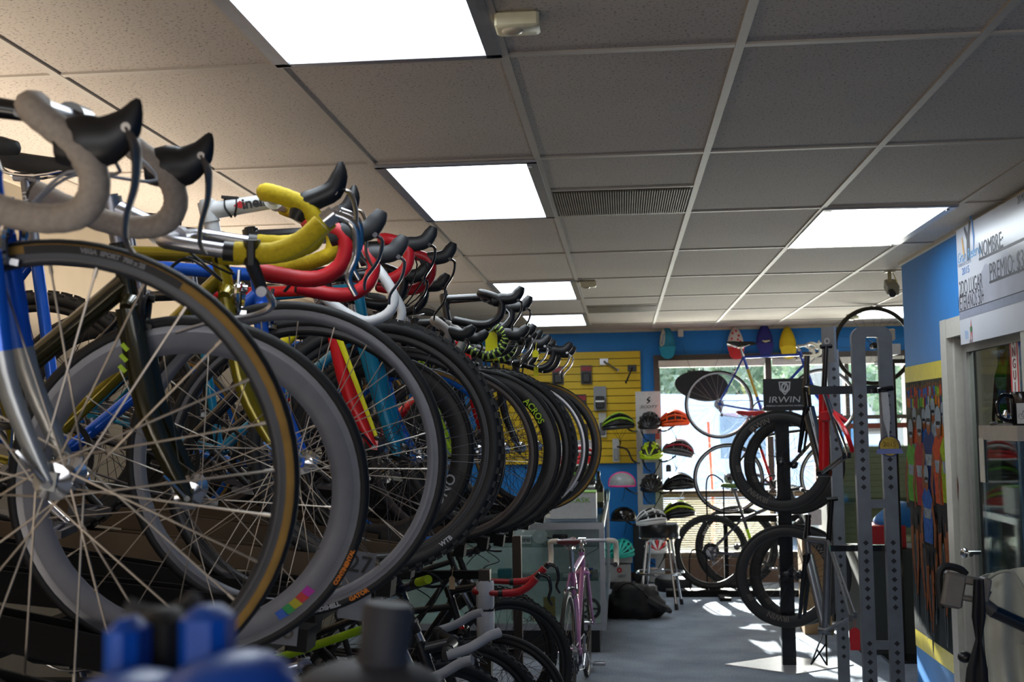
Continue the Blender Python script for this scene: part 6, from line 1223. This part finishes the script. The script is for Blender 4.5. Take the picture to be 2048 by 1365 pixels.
q = P(1985, 835, KY0+.25); t = thing('chrome_hub_parts', 'chrome bicycle component beside the black mug', 'component', (KX0+.07, KY0+.25, ZT)); b = MB(); b.lathe([(.004, -.05), (.01, -.05), (.01, -.035), (.026, -.03), (.026, -.024), (.013, -.018), (.013, .018), (.026, .024), (.026, .03), (.01, .035), (.01, .05), (.004, .05)], 18, place((0, 0, .027), M.Rotation(PI/2, 4, 'Y'))); b.obj('body', CHR, t); b = MB(); b.tube(catmull([(-.06, 0, .01), (-.075, .01, .004), (-.03, -.03, .004), (.02, -.04, .006)], 4), .005, 6); b.obj('lever', CHR, t)
# ---------------------------------------------------------------- repair stand with cloth
YR = 3.05; q = P(1922, 1178, YR)
rs = thing('repair_stand', 'bike repair stand with grey clamp jaws and black arm', 'repair stand', (0, 0, 0)); CG = mat('#6e675f', .45, noise=.1); RY = M.Rotation(.2, 3, 'Y')
b = MB(); c = P(1904, 1180, YR)
b.box(c, (.05, .05, .085), R=RY, bev=.006); b.box(c+V((.045, 0, .022)), (.06, .045, .02), R=RY, bev=.004); b.box(c+V((.045, 0, -.022)), (.06, .045, .014), R=RY, bev=.004); b.box(c+V((.075, 0, .0)), (.02, .05, .06), R=RY, bev=.004); b.obj('clamp_jaw', CG, rs)
b = MB(); b.tube(catmull([c+V((-.028, 0, -.045)), c+V((-.03, 0, .03)), c+V((-.015, 0, .056)), c+V((.02, 0, .05)), c+V((.035, 0, .036))], 5), .009, 8); b.obj('rubber_pad', BLKM, rs)
a1 = P(1962, 1205, YR); a2 = P(1990, 1225, YR); a3 = P(2100, 1275, YR); pb = P(2130, 1290, YR)
b = MB(); b.tube([c+V((.075, 0, 0)), a1, a2], [.02, .019, .016], 12); b.obj('arm_socket', mat('#5a5550', .4, .3), rs); b = MB(); b.tube([a2-(a3-a2)*.05, a3, pb], .0165, 12); b.obj('arm', CBK, rs)
b = MB(); b.tube([(pb.x, YR, pb.z+.06), (pb.x, YR, .35)], .019, 12); b.obj('post', CBK, rs)
for a in (0.5, 2.6, 4.7): b = MB(); b.tube([(pb.x, YR, .42), (pb.x+math.cos(a)*.4, YR+math.sin(a)*.4, .02)], .014, 8); b.obj('leg', CBK, rs)
# cloth apron over the arm
from mathutils import noise as nz
def drape(name, label, cat, corners, m, nu=22, nv=30, fold=.03, th=.006, sd=0.):
    """sheet hung from a top line; corners: list of rows (left,right) of world points from top to bottom"""
    b = MB(); vs = []; rows = len(corners)
    for s in (0, 1):
        for j in range(nv+1):
            v = j/nv*(rows-1); a = min(int(v), rows-2); f = v-a; L = corners[a][0].lerp(corners[a+1][0], f); R_ = corners[a][1].lerp(corners[a+1][1], f)
            for i in range(nu+1):
                u = i/nu; p = L.lerp(R_, u); d = fold*(.4+.6*j/nv)*(math.sin(u*13+sd+1.2*math.sin(j/nv*2))+.8*nz.noise(V((u*4, j/nv*3, sd)))); vs.append(p+V((d*.25, d+s*th, 0)))
    N = (nu+1)*(nv+1); g = lambda s, j, i: s*N+j*(nu+1)+i; fs = []
    for j in range(nv):
        for i in range(nu): fs.append((g(0, j, i), g(0, j, i+1), g(0, j+1, i+1), g(0, j+1, i))); fs.append((g(1, j, i+1), g(1, j, i), g(1, j+1, i), g(1, j+1, i+1)))
    for j in range(nv): fs.append((g(0, j, 0), g(0, j+1, 0), g(1, j+1, 0), g(1, j, 0))); fs.append((g(0, j+1, nu), g(0, j, nu), g(1, j, nu), g(1, j+1, nu)))
    for i in range(nu): fs.append((g(0, 0, i+1), g(0, 0, i), g(1, 0, i), g(1, 0, i+1))); fs.append((g(0, nv, i), g(0, nv, i+1), g(1, nv, i+1), g(1, nv, i)))
    b.add(vs, fs); o = b.obj(name, m, ang=80); tag(o, label, cat); return o
Yc_ = YR+.10
ap = drape('shop_apron', 'off-white canvas apron draped over the repair stand', 'apron', [(P(1965, 1152, Yc_), P(2075, 1130, Yc_)), (P(1966, 1200, Yc_), P(2090, 1190, Yc_)), (P(1972, 1300, Yc_), P(2100, 1300, Yc_)), (P(1985, 1420, Yc_), P(2110, 1420, Yc_))], mat('#b5b4a6', .85, noise=.08, scale=20, bump=.2), fold=.02)
b = MB(); b.tube(catmull([P(1975, 1160, Yc_-.01), P(2000, 1145, Yc_-.03), P(2030, 1150, Yc_-.03), P(2060, 1215, Yc_-.035), P(2045, 1290, Yc_-.035)], 6), .004, 6); b.obj('seam', mat('#9a998c', .8), ap)
st_ = drape('black_strap', 'dark cloth strap hanging from the repair stand clamp', 'strap', [(P(1948, 1160, YR-.04), P(1968, 1160, YR-.04)), (P(1944, 1235, YR-.04), P(1972, 1235, YR-.04)), (P(1952, 1280, YR-.04), P(1964, 1285, YR-.04)), (P(1934, 1340, YR-.04), P(1976, 1340, YR-.04)), (P(1926, 1420, YR-.04), P(1980, 1420, YR-.04))], mat('#1a191d', .8), 10, 24, .006, .004)
b = MB(); q = P(1930, 1315, YR); b.ellip(q, (.018, .018, .014), 14, 8); b.tube([q, P(1945, 1320, YR+.02), P(1962, 1335, YR+.03)], .006, 8); b.obj('knob', BLK, rs)
# ---------------------------------------------------------------- blurred things right in front of the lens
YN = .62
t = thing('blue_clamp_head', 'blurred blue plastic clamp head close to the camera', 'clamp', (0, 0, 0)); PB = mat('#0d4fb5', .35)
def blk_(px0, py0, px1, py1, Y, d, m, nm, bev=.006): a = P(px0, py1, Y); c = P(px1, py0, Y); b = MB(); b.box2((a.x, Y-d/2, a.z), (c.x, Y+d/2, c.z), bev=bev); return b.obj(nm, m, t)
blk_(222, 1235, 290, 1420, YN, .03, PB, 'jaw'); blk_(370, 1212, 462, 1400, YN, .03, PB, 'jaw'); blk_(285, 1218, 375, 1400, YN+.03, .03, BLKM, 'center_block')
b = MB(); q = P(452, 1392, YN-.03); b.ellip(q, (.036, .04, .022), 28, 14, fn=lambda v: V((v.x, v.y, v.z*(1+.25*v.x)))); q2 = P(262, 1412, YN-.03); b.ellip(q2, (.03, .04, .018), 24, 12); b.obj('housing', PB, t)
b = MB(); q = P(330, 1215, YN+.04); b.tube(catmull([P(255, 1212, YN+.05), P(300, 1228, YN+.05), P(350, 1225, YN+.05), P(395, 1195, YN+.05)], 5), .005, 8); b.obj('cable', mat('#2a2a2c', .6), t)
b = MB(); q = P(330, 1500, YN); b.tube([q+V((0, .02, 0)), V((q.x, YN+.02, 0))], .02, 12); b.lathe([(0, 0), (.2, 0), (.2, .02), (.03, .03), (0, .03)], 24, place((q.x, YN+.02, 0), M.Identity(4))); b.obj('stand_pole', CBK, t)
YG = .8; t = thing('grey_grip_stand', 'blurred dark grey rubber grip sticking up close to the camera', 'grip', (0, 0, 0)); GG = mat('#3a3b42', .6)
b = MB(); a = P(762, 1350, YG); c = P(778, 1208, YG); b.tube([a, a.lerp(c, .15), a.lerp(c, .3), a.lerp(c, .92), c], [.03, .0185, .0165, .0175, .0155], 18); b.obj('grip', GG, t)
b = MB(); q = P(735, 1400, YG); b.ellip(q, (.055, .05, .027), 24, 12); b.obj('body', GG, t); b = MB(); b.tube([q, V((q.x, YG, .02))], .018, 10); b.lathe([(0, 0), (.18, 0), (.18, .02), (0, .03)], 24, place((q.x, YG, 0), M.Identity(4))); b.obj('stand_pole', CBK, t)
